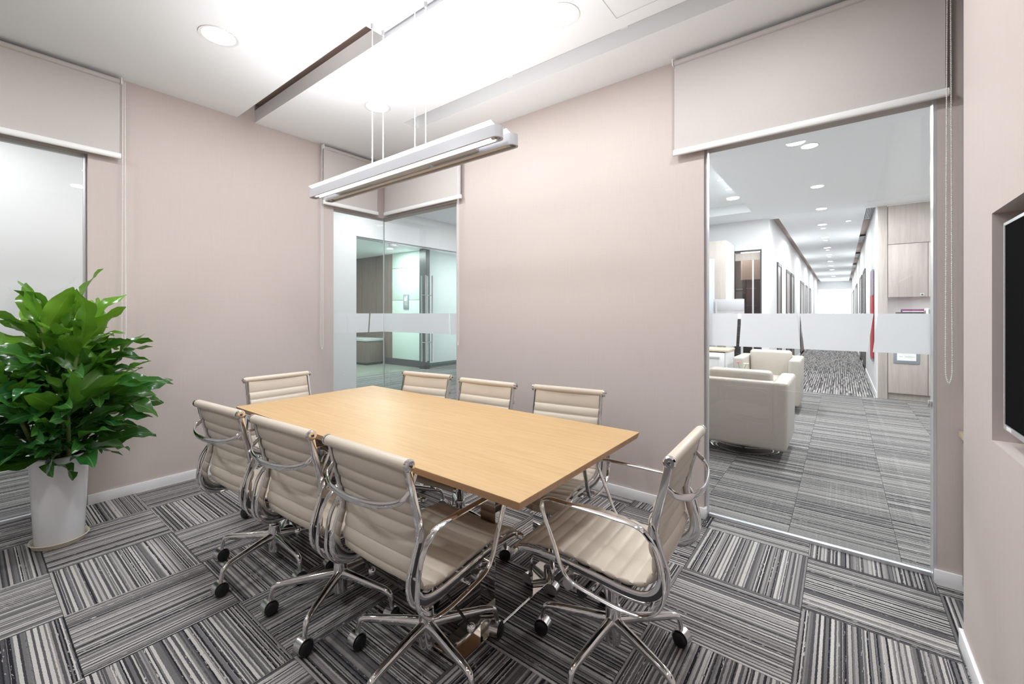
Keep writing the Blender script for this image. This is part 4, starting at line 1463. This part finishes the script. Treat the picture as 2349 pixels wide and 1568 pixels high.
chairs = [
    # head roll centre, facing, legs, casters, label
    ((-1.222, 0.796), 1.2, 206, (-86, -80, -95, -75, -100), 'cream swivel chair with its back to the camera, nearest the camera of the three'),
    ((-1.756, 0.769), 3.5, 231, (-88, -84, -80, -95, -100), 'middle cream swivel chair of the three with their backs to the camera'),
    ((-2.322, 0.735), 4.5, 215, (-80, -86, -92, -70, -110), 'leftmost cream swivel chair of the three with their backs to the camera'),
    ((-0.413, 1.520), 92.5, 193, (-170, 175, 165, 170, 150), 'cream swivel chair at the right end of the table, turned sideways to the camera'),
    ((-1.262, 2.165), 189.0, 18, (30, 80, 140, 200, 10), 'far side swivel chair nearest the tall doorway glass'),
    ((-1.805, 2.075), 185.0, 0, (30, 80, 140, 200, 10), 'middle swivel chair on the far side of the table'),
    ((-2.368, 2.063), 189.0, 36, (30, 80, 140, 200, 10), 'far side swivel chair standing in front of the glass corner'),
    ((-3.150, 1.370), 270.0, 30, (30, 80, 140, 200, 10), 'swivel chair at the left end of the table before the beige wall'),
]
proto = None
for (bx_, by_), fd, lg_, cs_, lab in chairs:
    x, y, a = seat_at(bx_, by_, fd)
    if proto is None:
        proto = make_chair(lab, [0, 72, 144, 216, 288])
        o = proto
    else:
        o = copy_tree(proto)
    place(o, x, y, a, lab, lg_, cs_)

# ---- pendant lamp
LXC, LYC, LZ = -2.005, 1.505, 2.073
pl = thing('pendant_lamp', 'long twin bar white pendant lamp hanging over the table', 'lamp', (LXC, LYC, LZ))


def stadium(hl, r, n=10):
    pts = []
    for k in range(n + 1):
        a = -pi / 2 + pi * k / n
        pts.append((hl - r + r * cos(a), r * sin(a)))
    for k in range(n + 1):
        a = pi / 2 + pi * k / n
        pts.append((-(hl - r) + r * cos(a), r * sin(a)))
    return pts


def prism(bm, outline, z0, z1, cx=0, cy=0, cap0=True, cap1=True):
    a = [bm.verts.new((x + cx, y + cy, z0)) for x, y in outline]
    b = [bm.verts.new((x + cx, y + cy, z1)) for x, y in outline]
    n = len(a)
    for k in range(n):
        bm.faces.new((a[k], a[(k + 1) % n], b[(k + 1) % n], b[k]))
    if cap0:
        bm.faces.new(a[::-1])
    if cap1:
        bm.faces.new(b)
    return a, b


HL = 0.825
for k, yy in enumerate((-0.052, 0.058)):
    xo = 0.0
    bm = bmesh.new()
    out, inn = stadium(HL, 0.031), stadium(HL - 0.010, 0.021)
    a0, b0 = prism(bm, out, 0.0, 0.052, xo, yy, cap0=False)
    a1, b1 = prism(bm, inn, 0.0, 0.030, xo, yy, cap0=False)
    n = len(a0)
    for q in range(n):
        bm.faces.new((a0[q], a0[(q + 1) % n], a1[(q + 1) % n], a1[q]))
    hs = obj('bar_housing', bm, M['lamp'], pl, 40)
    if k == 0:
        bm = bmesh.new()
        tube(bm, [Vector((xo - HL + 0.05, yy, 0.016)), Vector((xo, yy, 0.016)), Vector((xo + HL - 0.05, yy, 0.016))], 0.0125, 12)
        obj('lit_tube', bm, M['tube'], hs, 40)
    else:
        bm = bmesh.new()
        box(bm, xo - HL + 0.06, xo + HL - 0.06, yy - 0.012, yy + 0.018, 0.010, 0.022)
        obj('reflector', bm, M['warmstrip'], hs)
    for sx in (-1, 1):
        bm = bmesh.new()
        lathe(bm, [(0.015, -0.010), (0.015, 0.010)], n=12, axis='X', origin=(xo + sx * (HL - 0.045), yy, 0.016))
        obj('tube_socket', bm, M['lamp'], hs, 40)
    # curved opal wing on top
    bm = bmesh.new()
    pts0, pts1 = [], []
    hh = HL - 0.03
    nseg = 8
    xs_ = [-hh, -hh + 0.02, hh - 0.02, hh]
    rows = []
    for q in range(nseg + 1):
        v_ = -1 + 2 * q / nseg
        rows.append([(xo + x, yy + v_ * 0.040, 0.058 + 0.010 * (v_ * v_)) for x in xs_])
    lo_ = [[bm.verts.new(p) for p in r] for r in rows]
    hi_ = [[bm.verts.new((p[0], p[1], p[2] + 0.003)) for p in r] for r in rows]
    for q in range(nseg):
        for c in range(3):
            bm.faces.new((lo_[q][c + 1], lo_[q][c], lo_[q + 1][c], lo_[q + 1][c + 1]))
            bm.faces.new((hi_[q][c], hi_[q][c + 1], hi_[q + 1][c + 1], hi_[q + 1][c]))
    obj('opal_wing', bm, M['wing'], hs, 50)
    ld = bpy.data.lights.new('up_light', 'AREA')
    ld.shape = 'RECTANGLE'; ld.size = 1.55; ld.size_y = 0.07; ld.energy = 10.5; ld.color = (1, 1, 1)
    lo = bpy.data.objects.new('up_light', ld); COL.objects.link(lo); lo.parent = pl
    lo.location = (xo, yy, 0.09); lo.rotation_euler = (pi, 0, 0)
gb = bxo('gear_box', (-0.24, 0.27, -0.026, 0.032, 0.004, 0.046), M['lampgrey'], pl, 0.002)
ends = stadium(HL, 0.02)
bxo('cross_link', (-0.62, -0.26, -0.026, 0.032, 0.008, 0.030), M['lamp'], pl, 0.004)
bxo('cross_link', (0.29, 0.62, -0.026, 0.032, 0.008, 0.030), M['lamp'], pl, 0.004)
for x in (-0.155, 0.225):
    for y in (-0.040, 0.034):
        bm = bmesh.new()
        tube(bm, [Vector((x, y, 0.046)), Vector((x, y, 0.5)), Vector((x, y, CEIL + 0.03 - LZ))], 0.0026, 8)
        obj('suspension_cable', bm, M['cord'], pl, 40)
        bm = bmesh.new()
        lathe(bm, [(0.007, CEIL - LZ - 0.002), (0.009, CEIL - LZ + 0.02), (0.009, CEIL + 0.03 - LZ)], cx=x, cy=y, n=12)
        obj('cable_gland', bm, M['lamp'], pl, 40)
bxo('canopy', (-0.20, 0.90, -0.068, 0.050, CEIL + 0.025 - LZ, CEIL + 0.06 - LZ), M['lamp'], pl, 0.003)

# ---- television
tv = thing('television', 'black flat television with a silver rim in the wall recess', 'television', (0.389, 1.385, 0.954))
TH = 0.545
bxo('casing', (0.004, 0.05, -TH, TH, 0, 0.615), M['dark'], tv, 0.004)
bm = bmesh.new()
for d in ((0.0, 0.012, -TH - 0.003, TH + 0.003, 0.609, 0.618), (0.0, 0.012, -TH - 0.003, TH + 0.003, -0.003, 0.012), (0.0, 0.012, -TH - 0.003, -TH + 0.006, 0.012, 0.609), (0.0, 0.012, TH - 0.006, TH + 0.003, 0.012, 0.609)):
    box(bm, *d)
obj('rim', bm, M['silver'], tv)
bxo('display', (0.002, 0.006, -TH + 0.007, TH - 0.007, 0.013, 0.608), M['screen'], tv)
bxo('sensor_window', (-0.001, 0.0, TH - 0.075, TH - 0.03, 0.0, 0.009), M['paper'], tv)
bxo('wall_bracket', (0.05, 0.117, -0.15, 0.15, 0.15, 0.45), M['dark'], tv)

# ---- low cupboard in the bay
sb = thing('low_cupboard', 'low pale wood cupboard just showing beside the television wall', 'cupboard', (0.85, 2.66, 0))
bxo('carcass', (-0.405, 0.39, -0.16, 0.19, 0.04, 0.695), M['ash'], sb, 0.002)
bxo('worktop', (-0.416, 0.395, -0.20, 0.20, 0.725, 0.75), M['ashtop'], sb, 0.002)
bxo('shadow_rail', (-0.39, 0.38, -0.15, 0.18, 0.695, 0.725), M['dark'], sb)
bxo('door', (-0.405, -0.01, -0.182, -0.162, 0.05, 0.69), M['ash'], sb, 0.002)
bxo('door', (-0.005, 0.39, -0.182, -0.162, 0.05, 0.69), M['ash'], sb, 0.002)
bxo('plinth', (-0.39, 0.38, -0.14, 0.18, 0, 0.04), M['dark'], sb)

# ---- potted plant
PX, PYY = -3.525, 0.345
pt = thing('potted_plant', 'big leafy green plant in a tall white glazed pot', 'plant', (PX, PYY, 0))
bm = bmesh.new()
lathe(bm, [(0.100, 0.012), (0.102, 0.016), (0.111, 0.25), (0.121, 0.47), (0.126, 0.495), (0.122, 0.502), (0.115, 0.495), (0.112, 0.44)], n=48, cap1=False)
obj('pot', bm, M['pot'], pt, 40)
bm = bmesh.new()
lathe(bm, [(0.100, 0.001), (0.108, 0.003), (0.119, 0.026), (0.123, 0.029), (0.121, 0.033), (0.115, 0.029), (0.106, 0.010), (0.01, 0.009)], n=48)
obj('saucer', bm, M['saucer'], pt, 40)
bm = bmesh.new()
lathe(bm, [(0.002, 0.465), (0.06, 0.462), (0.1135, 0.456)], n=32, cap0=False, cap1=False)
obj('soil', bm, M['soil'], pt, 40)


def leaf_mesh(L, W, droop, wave, ph, fold, up=0.0, twist=0.0):
    bm = bmesh.new()
    NL, NW = 12, 4
    rows = []
    p = Vector((0, 0, 0))
    ang = up
    ds = L / NL
    for i in range(NL + 1):
        u = i / NL
        # petiole then blade
        if u < 0.14:
            w = W * 0.13
        else:
            s = (u - 0.14) / 0.86
            w = W * (0.13 + 0.90 * (sin(pi * min(1, s) ** 0.78)) ** 0.85 * (1 - 0.22 * s))
            if s > 0.97:
                w = W * 0.05
        ring = []
        tw = twist * u
        for k in range(NW + 1):
            c = -1 + 2 * k / NW
            lift = fold * abs(c) * w * 0.5 + wave * 1.5 * sin(u * 15 + ph + (1.6 if c > 0 else 0)) * abs(c) ** 2 * min(1, w / W * 1.4)
            x = c * w * 0.5
            N = Vector((0, -sin(ang), cos(ang)))
            q = p + Vector((x * cos(tw), 0, 0)) + N * (lift + x * sin(tw))
            ring.append(bm.verts.new(q))
        rows.append(ring)
        p = p + Vector((0, cos(ang), sin(ang))) * ds
        ang -= droop * ds / L * (0.2 + 2.0 * u * u)
    for a, b in zip(rows[:-1], rows[1:]):
        for k in range(NW):
            bm.faces.new((a[k], a[k + 1], b[k + 1], b[k]))
    for f in bm.faces:
        f.smooth = True
    me = bpy.data.meshes.new('leaf')
    bm.to_mesh(me)
    bm.free()
    me.materials.append(M['leaf'])
    return me


rl = random.Random(21)
LOW = [leaf_mesh(1.0 * l, w, d, wv, rl.random() * 6, f, 0.25, tw) for l, w, d, wv, f, tw in
       ((0.28, 0.092, 1.3, 0.010, 0.25, 0.2), (0.32, 0.098, 1.6, 0.012, 0.15, -0.5), (0.26, 0.086, 1.0, 0.010, 0.3, 0.6), (0.30, 0.090, 2.0, 0.011, 0.2, -0.3), (0.24, 0.084, 1.5, 0.011, 0.1, 0.2), (0.32, 0.088, 1.1, 0.012, 0.2, 0.9))]
HIGH = [leaf_mesh(l, w, d, wv, rl.random() * 6, f, 0.1, tw) for l, w, d, wv, f, tw in
        ((0.32, 0.108, 0.7, 0.009, 0.35, 0.2), (0.35, 0.098, 1.1, 0.010, 0.3, -0.4), (0.29, 0.112, 0.4, 0.008, 0.4, 0.0), (0.33, 0.092, 1.5, 0.011, 0.25, 0.5))]

# canes: (base offset, top offset)
CANES = [((0.00, 0.02), (-0.03, -0.07), 1.22), ((0.05, -0.02), (0.15, 0.07), 1.17), ((-0.06, 0.03), (-0.17, 0.0), 1.06), ((0.02, 0.07), (0.06, 0.20), 0.92),
         ((0.04, -0.07), (0.10, -0.20), 0.86), ((-0.05, -0.06), (-0.12, -0.20), 0.90), ((0.08, 0.03), (0.28, 0.0), 0.82), ((-0.02, 0.0), (-0.06, 0.06), 1.27)]


def add_leaf(lib, base, yaw, pitch, scale, young):
    d = Vector((cos(yaw) * cos(pitch), sin(yaw) * cos(pitch), sin(pitch)))
    me = lib[rl.randrange(len(lib))]
    tip = base + d * 0.27 * scale
    tipx = PX + tip.x
    if tipx < LX + 0.06 and PYY + tip.y > 0.40:
        return
    if tipx < LX + 0.03:
        return
    o = bpy.data.objects.new('leaf', me)
    COL.objects.link(o)
    o.parent = pt
    o.location = base
    # mesh runs along +Y: rotate by pitch about X then yaw about Z
    o.rotation_euler = Euler((pitch, rl.uniform(-0.75, 0.75), yaw - pi / 2), 'XYZ')
    o.scale = (scale, scale, scale)
    o.color = (young, young, young, 1)


gold = radians(137.5)
for ci, (b0, t0, top) in enumerate(CANES):
    base = Vector((b0[0], b0[1], 0.44))
    tipv = Vector((t0[0], t0[1], top))
    mid = base.lerp(tipv, 0.5) + Vector((0, 0, 0.03))
    cp = spline([base, mid, tipv], 8)
    bm = bmesh.new()
    tube(bm, cp, [0.011 - 0.003 * i / (len(cp) - 1) for i in range(len(cp))], 8)
    obj('cane', bm, M['cane'], pt, 60)
    nlv = 36 if top > 1.0 else 34
    for k in range(nlv):
        u = k / (nlv - 1)
        s = 0.08 + 0.92 * u
        idx = min(int(s * (len(cp) - 1)), len(cp) - 1)
        p = cp[idx]
        yaw = ci * 1.7 + k * gold + rl.uniform(-0.3, 0.3)
        # lean outward from the pot centre
        if u < 0.75:
            pitch = radians(rl.uniform(-22, 26) + 22 * u)
            sc_l = rl.uniform(0.85, 1.2)
            # long petioles: push base outward so the crown is broad below
            off = Vector((cos(yaw), sin(yaw), 0.35)) * rl.uniform(0.0, 0.16)
            add_leaf(LOW, p + off, yaw, pitch, sc_l, max(0.0, 0.12 * u + rl.uniform(-0.1, 0.12)))
            if off.length > 0.05:
                pass
        else:
            v = (u - 0.75) / 0.25
            pitch = radians(28 + 42 * v + rl.uniform(-10, 10))
            add_leaf(HIGH, p, yaw, pitch, rl.uniform(0.85, 1.12), min(1.0, 0.35 + 0.5 * v + rl.uniform(-0.15, 0.2)) if top > 1.0 else 0.3)
